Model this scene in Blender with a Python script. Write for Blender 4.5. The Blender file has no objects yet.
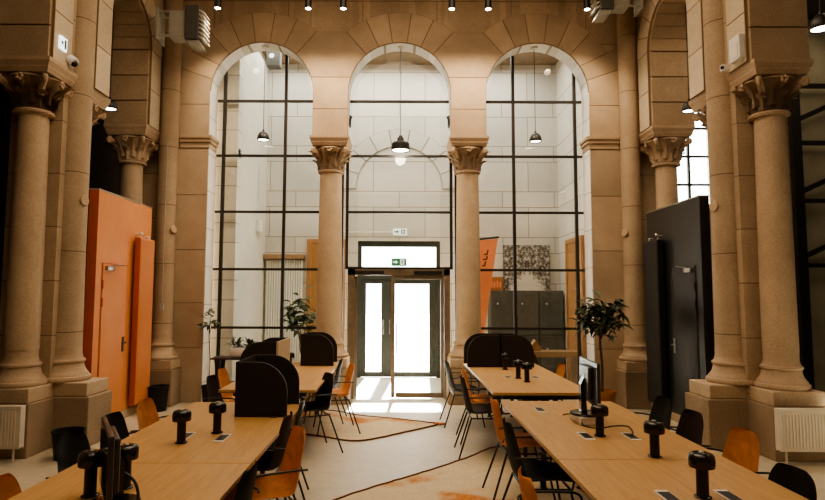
import bpy, bmesh, math, random
from mathutils import Vector, Matrix
from math import sin, cos, pi, radians as R, sqrt
random.seed(7)
scn = bpy.context.scene
COL = scn.collection

# ------------------------------------------------------------------ materials
def newmat(name):
    m = bpy.data.materials.new(name); m.use_nodes = True
    nt = m.node_tree; b = nt.nodes['Principled BSDF']
    return m, nt, b
def nd(nt, t, **kw):
    n = nt.nodes.new(t)
    for k, v in kw.items(): setattr(n, k, v)
    return n
def mth(nt, op, a, b=None, c=None):
    n = nt.nodes.new('ShaderNodeMath'); n.operation = op
    for i, v in enumerate((a, b, c)):
        if v is None: continue
        if isinstance(v, (int, float)): n.inputs[i].default_value = v
        else: nt.links.new(v, n.inputs[i])
    return n.outputs[0]
def mixc(nt, fac, a, b, mode='MIX'):
    n = nt.nodes.new('ShaderNodeMix'); n.data_type = 'RGBA'; n.blend_type = mode
    for s, v in ((0, fac), (6, a), (7, b)):
        if isinstance(v, (int, float)): n.inputs[s].default_value = v
        elif isinstance(v, tuple): n.inputs[s].default_value = (*v, 1) if len(v) == 3 else v
        else: nt.links.new(v, n.inputs[s])
    return n.outputs[2]
def noise(nt, scale, detail=4, rough=.55, vec=None):
    n = nd(nt, 'ShaderNodeTexNoise'); n.inputs['Scale'].default_value = scale
    n.inputs['Detail'].default_value = detail; n.inputs['Roughness'].default_value = rough
    if vec is None:
        tc = nd(nt, 'ShaderNodeTexCoord'); vec = tc.outputs['Object']
    nt.links.new(vec, n.inputs['Vector'])
    return n.outputs['Fac']
def ramp(nt, fac, stops):
    n = nd(nt, 'ShaderNodeValToRGB'); e = n.color_ramp.elements
    while len(e) < len(stops): e.new(.5)
    for el, (p, c) in zip(e, stops): el.position = p; el.color = (*c, 1)
    nt.links.new(fac, n.inputs[0]); return n.outputs[0]
def plain(name, col, rough=.5, metal=0, spec=.5, var=.0, nscale=20, bump=0):
    m, nt, b = newmat(name)
    b.inputs['Roughness'].default_value = rough; b.inputs['Metallic'].default_value = metal
    b.inputs['Specular IOR Level'].default_value = spec
    f = noise(nt, nscale)
    lo = tuple(c*(1-var) for c in col); hi = tuple(min(1, c*(1+var)) for c in col)
    nt.links.new(ramp(nt, f, [(.3, lo), (.7, hi)]), b.inputs['Base Color'])
    if bump:
        bp = nd(nt, 'ShaderNodeBump'); bp.inputs['Strength'].default_value = bump; bp.inputs['Distance'].default_value = .01
        nt.links.new(f, bp.inputs['Height']); nt.links.new(bp.outputs[0], b.inputs['Normal'])
    return m
def emit(name, col, s):
    m, nt, b = newmat(name)
    b.inputs['Base Color'].default_value = (*col, 1)
    b.inputs['Emission Color'].default_value = (*col, 1); b.inputs['Emission Strength'].default_value = s
    return m

def stone(name, a, b_, joints=None, bw=1.1, bh=.56, axis='xz', jcol=None, island=.12, bumpk=.35, jw=.006, off=0.0, alt=0):
    """warm sandstone. joints: None | 'drum' (horizontal joints) | 'brick' (ashlar)."""
    m, nt, b = newmat(name)
    tc = nd(nt, 'ShaderNodeTexCoord'); v = tc.outputs['Object']
    big = noise(nt, 1.3, 5, .6, v); fine = noise(nt, 55, 3, .7, v)
    col = ramp(nt, big, [(.28, a), (.72, b_)])
    col = mixc(nt, .35, col, ramp(nt, fine, [(.25, tuple(c*.62 for c in a)), (.75, tuple(min(1, c*1.28) for c in b_))]))
    geo = nd(nt, 'ShaderNodeNewGeometry')
    ri = mth(nt, 'MULTIPLY_ADD', geo.outputs['Random Per Island'], island*2, 1-island)
    cm = nd(nt, 'ShaderNodeCombineColor')
    for i in range(3): nt.links.new(ri, cm.inputs[i])
    col = mixc(nt, 1.0, col, cm.outputs[0], 'MULTIPLY')
    h = mth(nt, 'MULTIPLY_ADD', fine, .6, big)
    if jcol is None: jcol = tuple(c*.55 for c in a)
    if joints == 'drum':
        sp = nd(nt, 'ShaderNodeSeparateXYZ'); nt.links.new(v, sp.inputs[0])
        z = mth(nt, 'DIVIDE', mth(nt, 'ADD', sp.outputs[2], off), bh)
        fr = mth(nt, 'ABSOLUTE', mth(nt, 'SUBTRACT', mth(nt, 'FRACT', z), .5))
        k = mth(nt, 'LESS_THAN', fr, jw/bh)
        col = mixc(nt, k, col, jcol); h = mth(nt, 'SUBTRACT', h, mth(nt, 'MULTIPLY', k, .8))
    elif joints == 'brick':
        sp = nd(nt, 'ShaderNodeSeparateXYZ'); nt.links.new(v, sp.inputs[0])
        cb = nd(nt, 'ShaderNodeCombineXYZ')
        nt.links.new(sp.outputs[0 if axis == 'xz' else 1], cb.inputs[0])
        if alt:      # alternating tall and low courses
            zz = mth(nt, 'DIVIDE', sp.outputs[2], alt); fl_ = mth(nt, 'FLOOR', zz); fr_ = mth(nt, 'FRACT', zz)
            up = mth(nt, 'MAXIMUM', mth(nt, 'SUBTRACT', fr_, .66), 0.0)
            w_ = mth(nt, 'ADD', mth(nt, 'MULTIPLY', mth(nt, 'MINIMUM', fr_, .66), .5/.66), mth(nt, 'MULTIPLY', up, .5/.34))
            nt.links.new(mth(nt, 'MULTIPLY', mth(nt, 'ADD', fl_, w_), bh*2), cb.inputs[1])
        else: nt.links.new(sp.outputs[2], cb.inputs[1])
        bt = nd(nt, 'ShaderNodeTexBrick'); nt.links.new(cb.outputs[0], bt.inputs['Vector'])
        bt.inputs['Scale'].default_value = 1; bt.inputs['Brick Width'].default_value = bw; bt.inputs['Row Height'].default_value = bh
        bt.inputs['Mortar Size'].default_value = jw; bt.inputs['Mortar Smooth'].default_value = .2
        bt.inputs['Color1'].default_value = (1.06, 1.06, 1.06, 1); bt.inputs['Color2'].default_value = (.92, .92, .92, 1)
        bt.inputs['Mortar'].default_value = (1, 1, 1, 1)
        col = mixc(nt, 1.0, col, bt.outputs['Color'], 'MULTIPLY')
        col = mixc(nt, bt.outputs['Fac'], col, jcol); h = mth(nt, 'SUBTRACT', h, mth(nt, 'MULTIPLY', bt.outputs['Fac'], .8))
    nt.links.new(col, b.inputs['Base Color'])
    b.inputs['Roughness'].default_value = .85; b.inputs['Specular IOR Level'].default_value = .25
    bp = nd(nt, 'ShaderNodeBump'); bp.inputs['Strength'].default_value = bumpk; bp.inputs['Distance'].default_value = .012
    nt.links.new(h, bp.inputs['Height']); nt.links.new(bp.outputs[0], b.inputs['Normal'])
    return m

SA, SB = (.315, .228, .146), (.53, .412, .285)
M = {}
M['stone'] = stone('sandstone', SA, SB)
M['stone_dk'] = stone('sandstone_carved', (.36, .255, .165), (.54, .41, .285), island=.10)
M['stone_lit'] = stone('lit_arch_stone', (.46, .37, .26), (.66, .56, .42))  # light on the hall-side arch faces is put into this paler colour
M['ped'] = stone('darker_pedestal_stone', (.20, .142, .090), (.34, .255, .17))  # darker tone of stone for the pedestals
M['drum'] = stone('sandstone_drums', SA, SB, 'drum', bh=.94, off=.3)
M['shaft'] = stone('sandstone_shaft', SA, SB, bumpk=.25)
M['ash_xz'] = stone('ashlar_facing_hall', SA, SB, 'brick', 1.25, .74, 'xz')
M['ash_yz'] = stone('ashlar_along_hall', SA, SB, 'brick', 1.0, .62, 'yz')
M['reveal'] = stone('pale_reveal_stone', (.80, .77, .70), (.88, .85, .79), 'drum', bh=.62, jcol=(.42, .36, .28))
M['vest_joint'] = plain('pale_stone_joint', (.33, .28, .22), .9)
M['mortar'] = plain('mortar', (.23, .155, .088), .9)
M['vest_xz'] = stone('pale_ashlar_vestibule', (.56, .53, .47), (.70, .665, .60), 'brick', 1.1, .46, 'xz', jcol=(.30, .25, .19), jw=.008, bumpk=.2, alt=.98)
M['vest_yz'] = stone('pale_ashlar_vestibule_side', (.56, .53, .47), (.70, .665, .60), 'brick', .9, .46, 'yz', jcol=(.30, .25, .19), jw=.008, bumpk=.2, alt=.98)
M['vest_blk'] = stone('pale_voussoirs', (.55, .52, .46), (.68, .65, .585), island=.06, bumpk=.2)
M['plaster'] = plain('pale_plaster', (.58, .555, .49), .9, var=.04, nscale=3)
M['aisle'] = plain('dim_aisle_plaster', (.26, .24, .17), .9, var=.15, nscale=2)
M['aisle_dk'] = plain('shaded_aisle_plaster', (.045, .035, .028), .9, var=.2, nscale=2)  # near-black colour carries the darkness of the unlit aisles
M['ceil'] = plain('ceiling_plaster', (.36, .27, .17), .9, var=.08, nscale=2)
M['wood_ceil'] = plain('brown_ceiling', (.22, .15, .09), .7, var=.2, nscale=4)
M['black'] = plain('black_metal', (.012, .011, .010), .42, 0, .5, .2)
M['gloss'] = plain('black_gloss', (.010, .009, .008), .12, 0, .6, .1)
M['felt'] = plain('black_felt', (.034, .029, .026), .95, 0, .1, .5, 220, .2)
M['felt_edge'] = plain('grey_piping', (.10, .09, .075), .8, 0, .3, .2, 100)
M['felt_tan'] = plain('tan_felt', (.46, .37, .26), .95, 0, .1, .12, 120)
M['blackshell'] = plain('black_shell', (.022, .021, .019), .5, 0, .4, .25, 60)
M['brownshell'] = plain('dark_brown_shell', (.050, .028, .019), .6, 0, .4, .25, 60)
M['leather'] = plain('cognac_leather', (.68, .315, .105), .45, 0, .45, .18, 14, .15)
M['orange'] = plain('orange_paint', (.64, .25, .085), .5, 0, .4, .06, 3)
M['orange_dk'] = plain('shaded_orange', (.46, .10, .035), .55, 0, .4, .08, 3)  # deeper orange: shade of the camera-facing sides put into the colour
M['blackpaint'] = plain('black_satin_paint', (.022, .022, .021), .33, 0, .5, .25, 3)
M['steel'] = plain('brushed_steel', (.45, .43, .39), .32, .9, .5, .06)
M['greybox'] = plain('grey_casing', (.36, .35, .30), .6, 0, .4, .08, 8)
M['greydark'] = plain('dark_grey_casing', (.085, .085, .075), .6, 0, .4, .1, 8)
M['white'] = plain('white_enamel', (.72, .68, .60), .45, 0, .4, .04, 6)
M['rad'] = plain('radiator_enamel', (.62, .56, .46), .4, 0, .45, .04, 6)
M['cream'] = plain('white_plastic', (.72, .70, .66), .4, 0, .4, .04, 6)
M['bronze'] = plain('bronze_frame', (.19, .145, .10), .45, .35, .5, .15, 10)
M['bar'] = plain('dark_glazing_bar', (.022, .017, .013), .5, 0, .4, .2, 10)
M['extdoor'] = plain('dark_green_grey_door', (.045, .050, .042), .5, 0, .4, .15, 6)
M['bin'] = plain('black_plastic', (.012, .012, .012), .55, 0, .3, .2)
M['screen'] = plain('monitor_back', (.040, .042, .042), .3, 0, .5, .15)
M['screen_lit'] = plain('monitor_glass', (.055, .06, .062), .08, 0, .6, .1)
M['cable'] = plain('black_rubber', (.01, .01, .01), .5)
M['pot'] = plain('terracotta', (.36, .15, .06), .7, 0, .3, .15, 12)
M['soil'] = plain('soil', (.035, .022, .014), .95, 0, .1, .3, 60)
M['trunk'] = plain('grey_bark', (.10, .075, .05), .9, 0, .2, .3, 40, .4)
M['leaf'] = plain('dark_leaf', (.048, .062, .030), .45, 0, .4, .35, 8)
M['leaf2'] = plain('mid_leaf', (.060, .085, .045), .45, 0, .4, .35, 8)
M['banner'] = plain('orange_fabric', (.80, .27, .13), .8, 0, .2, .06, 4)
M['lampglow'] = emit('lamp_diffuser', (1, .93, .82), 9)
M['spotglow'] = emit('spot_lens', (1, .90, .75), 30)
M['signglow'] = emit('lit_white_sign', (.85, .95, 1), 1.6)
M['green'] = emit('exit_green', (.03, .20, .10), .25)
M['signwhite'] = emit('exit_white', (.85, .92, .85), .6)
M['signdark'] = plain('sign_glyph_grey', (.10, .12, .13), .5)

def wood(name, a, b_, axis='y', rough=.38, scale=1.0):
    m, nt, b = newmat(name)
    tc = nd(nt, 'ShaderNodeTexCoord'); mp = nd(nt, 'ShaderNodeMapping'); nt.links.new(tc.outputs['Object'], mp.inputs[0])
    mp.inputs['Scale'].default_value = {'y': (14, .9, 14), 'z': (14, 14, .9), 'x': (.9, 14, 14)}[axis]
    f = noise(nt, 2.2*scale, 6, .6, mp.outputs[0]); g = noise(nt, 9*scale, 4, .7, mp.outputs[0])
    c = ramp(nt, mth(nt, 'MULTIPLY_ADD', g, .5, mth(nt, 'MULTIPLY', f, .5)), [(.33, a), (.66, b_)])
    nt.links.new(c, b.inputs['Base Color']); b.inputs['Roughness'].default_value = rough
    b.inputs['Specular IOR Level'].default_value = .4
    bp = nd(nt, 'ShaderNodeBump'); bp.inputs['Strength'].default_value = .08; bp.inputs['Distance'].default_value = .003
    nt.links.new(g, bp.inputs['Height']); nt.links.new(bp.outputs[0], b.inputs['Normal'])
    return m
M['oak'] = wood('oak_veneer', (.37, .215, .085), (.55, .335, .145), 'y')
M['oakdoor'] = wood('brown_door_wood', (.26, .13, .05), (.40, .21, .09), 'z', .5)
M['bench'] = wood('bench_wood', (.24, .145, .075), (.36, .23, .125), 'x', .5)

def glass(name, tint=(.96, .97, .95), refl=.5):
    m, nt, b = newmat(name); nt.nodes.remove(b)
    out = nt.nodes['Material Output']
    t = nd(nt, 'ShaderNodeBsdfTransparent'); t.inputs[0].default_value = (*tint, 1)
    g = nd(nt, 'ShaderNodeBsdfGlossy'); g.inputs['Roughness'].default_value = .02; g.inputs[0].default_value = (refl*1.6, refl*1.6, refl*1.6, 1)
    lw = nd(nt, 'ShaderNodeLayerWeight'); lw.inputs[0].default_value = .5
    fr = mth(nt, 'MULTIPLY_ADD', mth(nt, 'POWER', lw.outputs['Facing'], 5), .8, .035)
    mx = nd(nt, 'ShaderNodeMixShader'); nt.links.new(fr, mx.inputs[0]); nt.links.new(t.outputs[0], mx.inputs[1]); nt.links.new(g.outputs[0], mx.inputs[2])
    nt.links.new(mx.outputs[0], out.inputs[0]); return m
M['glass'] = glass('clear_glass')

def floor_mat():
    m, nt, b = newmat('polished_concrete')
    tc = nd(nt, 'ShaderNodeTexCoord'); v = tc.outputs['Object']
    f = noise(nt, .9, 6, .6, v); g = noise(nt, 9, 4, .65, v)
    c = ramp(nt, f, [(.3, (.40, .335, .235)), (.7, (.56, .485, .355))])
    c = mixc(nt, .38, c, ramp(nt, g, [(.3, (.30, .26, .185)), (.7, (.60, .535, .41))]))
    nt.links.new(c, b.inputs['Base Color'])
    nt.links.new(ramp(nt, g, [(.3, (.42,)*3), (.7, (.60,)*3)]), b.inputs['Roughness'])
    return m
M['floor'] = floor_mat()
def rug_mat():
    m, nt, b = newmat('patchy_rug')
    tc = nd(nt, 'ShaderNodeTexCoord'); v = tc.outputs['Object']
    f = noise(nt, 1.15, 3, .5, v); g = noise(nt, 40, 3, .7, v); st = noise(nt, 6, 5, .7, v)
    k = mth(nt, 'ADD', f, mth(nt, 'MULTIPLY', st, .22))
    base = mixc(nt, .5, ramp(nt, st, [(.3, (.50, .41, .27)), (.7, (.64, .54, .38))]), ramp(nt, g, [(.3, (.44, .35, .22)), (.7, (.66, .56, .39))]))
    org = ramp(nt, g, [(.3, (.36, .13, .035)), (.7, (.58, .25, .075))])
    msk = ramp(nt, k, [(.655, (0, 0, 0)), (.76, (1, 1, 1))])
    nt.links.new(mixc(nt, msk, base, org), b.inputs['Base Color']); b.inputs['Roughness'].default_value = .95
    b.inputs['Specular IOR Level'].default_value = .1
    bp = nd(nt, 'ShaderNodeBump'); bp.inputs['Strength'].default_value = .4; bp.inputs['Distance'].default_value = .01
    nt.links.new(g, bp.inputs['Height']); nt.links.new(bp.outputs[0], b.inputs['Normal'])
    return m
M['rug'] = rug_mat()
M['rope'] = plain('brown_rope', (.13, .055, .03), .9, 0, .1, .4, 60)
M['rope_or'] = plain('orange_tuft', (.42, .15, .06), .9, 0, .1, .4, 60)

# ------------------------------------------------------------------ object helpers
def link(name, me, mats, parent=None):
    o = bpy.data.objects.new(name, me); COL.objects.link(o)
    for m in (mats if isinstance(mats, (list, tuple)) else [mats]): me.materials.append(m if not isinstance(m, str) else M[m])
    if parent is not None: o.parent = parent
    return o
def obj(name, bm, mats, parent=None, smooth=0, loc=None, rotz=0):
    me = bpy.data.meshes.new(name)
    bmesh.ops.recalc_face_normals(bm, faces=bm.faces[:])
    bm.to_mesh(me); bm.free()
    if smooth:
        for p in me.polygons: p.use_smooth = True
        me.set_sharp_from_angle(angle=R(smooth))
    o = link(name, me, mats, parent)
    if loc is not None: o.location = loc
    o.rotation_euler[2] = rotz
    return o
def tag(o, label=None, cat=None, group=None, kind=None):
    if label: o['label'] = label
    if cat: o['category'] = cat
    if group: o['group'] = group
    if kind: o['kind'] = kind
    return o
def thing(name, loc, label, cat, group=None, rotz=0, kind=None):
    o = bpy.data.objects.new(name, None); COL.objects.link(o)
    o.location = loc; o.rotation_euler = (0, 0, rotz); o.empty_display_size = .1
    return tag(o, label, cat, group, kind)
def dup(root, loc, rotz, label, swap=None, group=None):
    r = root.copy(); COL.objects.link(r); r.location = loc; r.rotation_euler = (0, 0, rotz); r['label'] = label
    if group: r['group'] = group
    def rec(a, b):
        for ch in list(a.children):
            c = ch.copy(); COL.objects.link(c); c.parent = b
            if swap and c.type == 'MESH' and c.data.materials and c.data.materials[0] in swap:
                c.data = c.data.copy(); c.data.materials[0] = swap[ch.data.materials[0]]
            rec(ch, c)
    rec(root, r); return r

def box(bm, x0, x1, y0, y1, z0, z1, mi=0, bev=0):
    vs = [bm.verts.new(p) for p in ((x0,y0,z0),(x1,y0,z0),(x1,y1,z0),(x0,y1,z0),(x0,y0,z1),(x1,y0,z1),(x1,y1,z1),(x0,y1,z1))]
    fs = [bm.faces.new([vs[i] for i in f]) for f in ((3,2,1,0),(4,5,6,7),(0,1,5,4),(1,2,6,5),(2,3,7,6),(3,0,4,7))]
    for f in fs: f.material_index = mi
    if bev:
        es = list({e for f in fs for e in f.edges})
        bmesh.ops.bevel(bm, geom=es, offset=bev, segments=2, affect='EDGES', profile=.5)
def prism(bm, pts, fn, d0, d1, mi=0):
    """pts: 2-D outline; fn(u, v, d) -> point."""
    a = [bm.verts.new(fn(u, v, d0)) for u, v in pts]; b = [bm.verts.new(fn(u, v, d1)) for u, v in pts]
    fs = [bm.faces.new(a), bm.faces.new(b[::-1])]
    n = len(pts)
    for i in range(n): fs.append(bm.faces.new((a[i], b[i], b[(i+1) % n], a[(i+1) % n])))
    for f in fs: f.material_index = mi
    return fs
def lathe(bm, prof, n=28, c=(0, 0, 0), a0=0, a1=2*pi, mi=0, cap=True):
    full = abs(a1-a0-2*pi) < 1e-6
    k = n if full else n+1
    rings = []
    for r, z in prof:
        rings.append([bm.verts.new((c[0]+r*cos(a0+(a1-a0)*i/n), c[1]+r*sin(a0+(a1-a0)*i/n), c[2]+z)) for i in range(k)])
    for p, q in zip(rings, rings[1:]):
        for i in range(n):
            j = (i+1) % k
            f = bm.faces.new((p[i], p[j], q[j], q[i])); f.material_index = mi
    if cap and full:
        for ring in (rings[0], rings[-1]):
            f = bm.faces.new(ring); f.material_index = mi
def tube(bm, pts, r, n=8, mi=0, r1=None):
    pts = [Vector(p) for p in pts]
    rings = []; prev = None
    for i, p in enumerate(pts):
        t = (pts[min(i+1, len(pts)-1)]-pts[max(i-1, 0)]).normalized()
        ref = prev if prev is not None else (Vector((0, 0, 1)) if abs(t.z) < .9 else Vector((1, 0, 0)))
        u = (ref - t*ref.dot(t)).normalized(); w = t.cross(u); prev = u
        rr = r if r1 is None else r+(r1-r)*i/(len(pts)-1)
        rings.append([bm.verts.new(p+u*rr*cos(2*pi*k/n)+w*rr*sin(2*pi*k/n)) for k in range(n)])
    for a, b in zip(rings, rings[1:]):
        for k in range(n):
            f = bm.faces.new((a[k], a[(k+1) % n], b[(k+1) % n], b[k])); f.material_index = mi
    for ring in (rings[0], rings[-1]):
        f = bm.faces.new(ring); f.material_index = mi
def smooth_pts(pts, k=6):
    pts = [Vector(p) for p in pts]; out = []
    for i in range(len(pts)-1):
        p0, p1, p2, p3 = pts[max(i-1, 0)], pts[i], pts[i+1], pts[min(i+2, len(pts)-1)]
        for j in range(k):
            t = j/k
            out.append(.5*((2*p1)+(p2-p0)*t+(2*p0-5*p1+4*p2-p3)*t*t+(3*p1-p0-3*p2+p3)*t**3))
    out.append(pts[-1]); return out
NB = bmesh.new

# ------------------------------------------------------------------ camera
H = 1.7
cam = bpy.data.cameras.new('camera'); co = bpy.data.objects.new('camera', cam); COL.objects.link(co)
cam.sensor_width = 36; cam.sensor_fit = 'HORIZONTAL'; cam.lens = 36*580/825
cam.shift_x = (412.5-399)/825; cam.clip_start = .05; cam.clip_end = 200
pitch = math.atan(46/580)
co.location = (0, 0, H)
co.rotation_euler = (Matrix.Rotation(pi/2+pitch, 4, 'X') @ Matrix.Rotation(R(.2), 4, 'Z')).to_euler()
scn.camera = co

# ------------------------------------------------------------------ shell
ZC = 7.4
def struct(o, label, cat='structure'): return tag(o, label, cat, None, 'structure')
bm = NB(); box(bm, -8, 8, -5, 13, -.2, 0)
struct(obj('floor', bm, 'floor'), 'pale polished concrete floor of the hall', 'floor')
bm = NB(); box(bm, -8, 8, -5, 9.78, ZC, ZC+.2)
struct(obj('ceiling', bm, 'ceil'), 'tall stone hall ceiling above the arches', 'ceiling')
bm = NB(); box(bm, -8, 8, -5.3, -5, 0, ZC)
struct(obj('wall_rear', bm, 'ash_xz'), 'stone wall behind the camera', 'wall')

def arch_holes(bm, fn, u0, u1, zb, z1, opens, d0, d1, mi_face=0, mi_rev=1, n=20, bottom=False):
    """wall u0..u1, zb..z1 with openings (centre, radius, spring z); fn(u, z, d)."""
    def quad(a, b, c, d, mi):
        f = bm.faces.new([bm.verts.new(fn(*p)) for p in (a, b, c, d)]); f.material_index = mi
    def rect(ua, za, ub, zb_):
        for d in (d0, d1): quad((ua, za, d), (ub, za, d), (ub, zb_, d), (ua, zb_, d), mi_face)
    cur = u0
    for c, r, s in opens:
        if c-r > cur+1e-6: 
            rect(cur, zb, c-r, z1)
            quad((cur, zb, d0), (c-r, zb, d0), (c-r, zb, d1), (cur, zb, d1), mi_face)
        arc = [(c-r*cos(pi*i/n), s+r*sin(pi*i/n)) for i in range(n+1)]
        for (ua, za), (ub, zb_) in zip(arc, arc[1:]):
            for d in (d0, d1): quad((ua, za, d), (ub, zb_, d), (ub, z1, d), (ua, z1, d), mi_face)
            quad((ua, za, d0), (ua, za, d1), (ub, zb_, d1), (ub, zb_, d0), mi_rev)
        for sx in (-1, 1):
            quad((c+sx*r, zb, d0), (c+sx*r, s, d0), (c+sx*r, s, d1), (c+sx*r, zb, d1), mi_rev)
        cur = c+r
    if cur < u1-1e-6:
        rect(cur, zb, u1, z1)
        quad((cur, zb, d0), (u1, zb, d0), (u1, zb, d1), (cur, zb, d1), mi_face)
    quad((u0, z1, d0), (u1, z1, d0), (u1, z1, d1), (u0, z1, d1), mi_face)
    for u in (u0, u1): quad((u, zb, d0), (u, z1, d0), (u, z1, d1), (u, zb, d1), mi_face)

def block(bm, poly, fn, dback, dfront, bev=.0065, mi=0, mj=1):
    """chamfered stone block; outline poly (u, z); front face at dfront."""
    cu = sum(p[0] for p in poly)/len(poly); cz = sum(p[1] for p in poly)/len(poly)
    ar = sum(poly[i][0]*poly[(i+1) % len(poly)][1]-poly[(i+1) % len(poly)][0]*poly[i][1] for i in range(len(poly)))
    if ar < 0: poly = poly[::-1]
    n = len(poly)
    def inset(dst):
        out = []
        for i in range(n):
            p0, p1, p2 = Vector(poly[i-1]), Vector(poly[i]), Vector(poly[(i+1) % n])
            e1 = (p1-p0).normalized(); e2 = (p2-p1).normalized()
            n1 = Vector((-e1.y, e1.x)); n2 = Vector((-e2.y, e2.x))
            m = (n1+n2); m = m/max(.3, m.dot(n1)) if m.length > 1e-6 else n1
            q = p1+m*dst; out.append((q.x, q.y))
        return out
    s = 1 if dfront > dback else -1
    P0 = inset(.0008); P1 = inset(bev)
    a = [bm.verts.new(fn(u, z, dback)) for u, z in P0]
    b = [bm.verts.new(fn(u, z, dfront-s*bev*.8)) for u, z in P0]
    c = [bm.verts.new(fn(u, z, dfront)) for u, z in P1]
    bm.faces.new(c).material_index = mi
    for i in range(n):
        j = (i+1) % n
        bm.faces.new((a[i], b[i], b[j], a[j])).material_index = mj
        bm.faces.new((b[i], c[i], c[j], b[j])).material_index = mj

def arcpts(c, s, r, a0, a1, n=6):
    return [(c+r*cos(R(a0+(a1-a0)*i/n)), s+r*sin(R(a0+(a1-a0)*i/n))) for i in range(n+1)]

# ---- back arcade: three stilted arches on two columns
YF, YB = 9.40, 9.76
RA, SP, RO = .85, 5.08, 1.37
CX = (-2.29, 0.0, 2.29)
fy = lambda u, z, d: (u, d, z)
bm = NB(); ABZ = 4.31
# upper wall over columns between x=-3.14 and 3.14 hangs from z=ABZ
arch_holes(bm, fy, -3.14, 3.14, ABZ, ZC, [(c, RA, SP) for c in CX], YF+.03, YB, 0, 1)
# solid end piers down to the floor
for s in (-1, 1):
    x0, x1 = sorted((s*3.14, s*4.4))
    box(bm, x0, x1, YF+.03, YB, 0, ZC, 0)
back = obj('wall_back', bm, ['ash_xz', 'reveal'])
struct(back, 'stone back wall with three tall round arches', 'wall')
# pale reveals of the end piers
bm = NB()
for s in (-1, 1):
    x0, x1 = sorted((s*3.135, s*3.15)); box(bm, x0, x1, YF, YB+.001, 0, 5.08)
obj('pale_jamb', bm, 'reveal', back)
# face blocks
bm = NB()
DF, DB = YF, YF+.032
for ci, c in enumerate(CX):
    for k in range(5):
        a0 = 49+16.4*k; a1 = a0+16.4
        block(bm, arcpts(c, SP, RA, a0, a1)+arcpts(c, SP, RO, a1, a0), fy, DB, DF)
def skew(c, side, a=49):   # springer block edges
    return arcpts(c, SP, RA, a, 17) if side > 0 else arcpts(c, SP, RA, 180-a, 163)
zA, zB = 4.79, SP+RA*sin(R(17))
ro = lambda c, a: (c+RO*cos(R(a)), SP+RO*sin(R(a)))
for cl, cr in ((CX[0], CX[1]), (CX[1], CX[2])):
    xm = (cl+cr)/2; xl, xr = cl+RA, cr-RA
    block(bm, [(xl, ABZ), (xr, ABZ), (xr, zA), (xl, zA)], fy, DB, DF)
    lo_r = arcpts(cl, SP, RA, 0, 17, 4); lo_l = arcpts(cr, SP, RA, 163, 180, 4)
    block(bm, [(xl, zA), (xr, zA)]+lo_l[::-1]+lo_r[::-1], fy, DB, DF)
    tl = ro(cl, 49); tr = ro(cr, 131); tz = tl[1]
    tlx, trx = min(tl[0], xm-.16), max(tr[0], xm+.16)
    block(bm, arcpts(cl, SP, RA, 17, 49, 7)+[(tlx, tz), (trx, tz)]+arcpts(cr, SP, RA, 131, 163, 7), fy, DB, DF)
for s, c in ((-1, CX[0]), (1, CX[2])):
    mir = (lambda pts: pts) if s > 0 else (lambda pts: [(-u, z) for u, z in pts])
    cc = abs(c); xe = 3.72
    a = lambda p0, p1, n=6: arcpts(cc, SP, RA, p0, p1, n)
    block(bm, mir(a(49, 32)+[(cc+RO*cos(R(30)), SP+RO*sin(R(30))), ro(cc, 49)]), fy, DB, DF)
    block(bm, mir(a(32, 14)+[(xe, SP+.42), (xe, 5.93), (cc+RO*cos(R(30)), SP+RO*sin(R(30)))]), fy, DB, DF)
    block(bm, mir(a(14, 0, 3)+[(cc+RA, 4.86), (xe, 4.86), (xe, SP+.42)]), fy, DB, DF)
    block(bm, mir([(cc+RA, 4.33), (xe, 4.33), (xe, 4.86), (cc+RA, 4.86)]), fy, DB, DF)
    z = 4.12
    for hh in (.78, .9, .86, .72, .86):
        block(bm, mir([(cc+RA, z-hh), (xe, z-hh), (xe, z), (cc+RA, z)]), fy, DB, DF); z -= hh
obj('stone_blocks', bm, ['stone', 'mortar'], back)
bm = NB()
for s in (-1, 1):      # impost moulding on the end piers
    for z0, z1, p in ((4.12, 4.21, .015), (4.21, 4.27, .04), (4.27, 4.33, .06)):
        x0, x1 = sorted((s*(3.14-p), s*3.62)); box(bm, x0, x1, YF-p, YB, z0, z1, 0, .012)
obj('impost_moulding', bm, 'stone_dk', back)

# ---- columns
def leaf_strip(bm, ang, r0, z0, h, w, bulge, curl, fold=.012):
    """acanthus leaf hugging the bell, tip curling outwards."""
    rows = 8; prev = None
    for i in range(rows+1):
        t = i/rows
        zz = z0+h*(t if t < .8 else .8+(.2*sin((t-.8)/.2*pi*.75))*.9)
        rr = r0+bulge*t*t+(curl*sin((t-.72)/.28*pi/2) if t > .72 else 0)
        hw = w*(1-.25*t)*(1.0 if t < .72 else sqrt(max(.05, 1-((t-.72)/.28)**2)))*(1+.16*cos(t*pi*7))
        row = []
        for k, u in enumerate((-1, -.5, 0, .5, 1)):
            off = fold*(1-abs(u))*1.6 - .010*abs(u)
            a = ang+u*hw/max(rr, .05)
            row.append(bm.verts.new(((rr+off)*cos(a), (rr+off)*sin(a), zz)))
        if prev:
            for k in range(4): bm.faces.new((prev[k], prev[k+1], row[k+1], row[k]))
        prev = row
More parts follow.
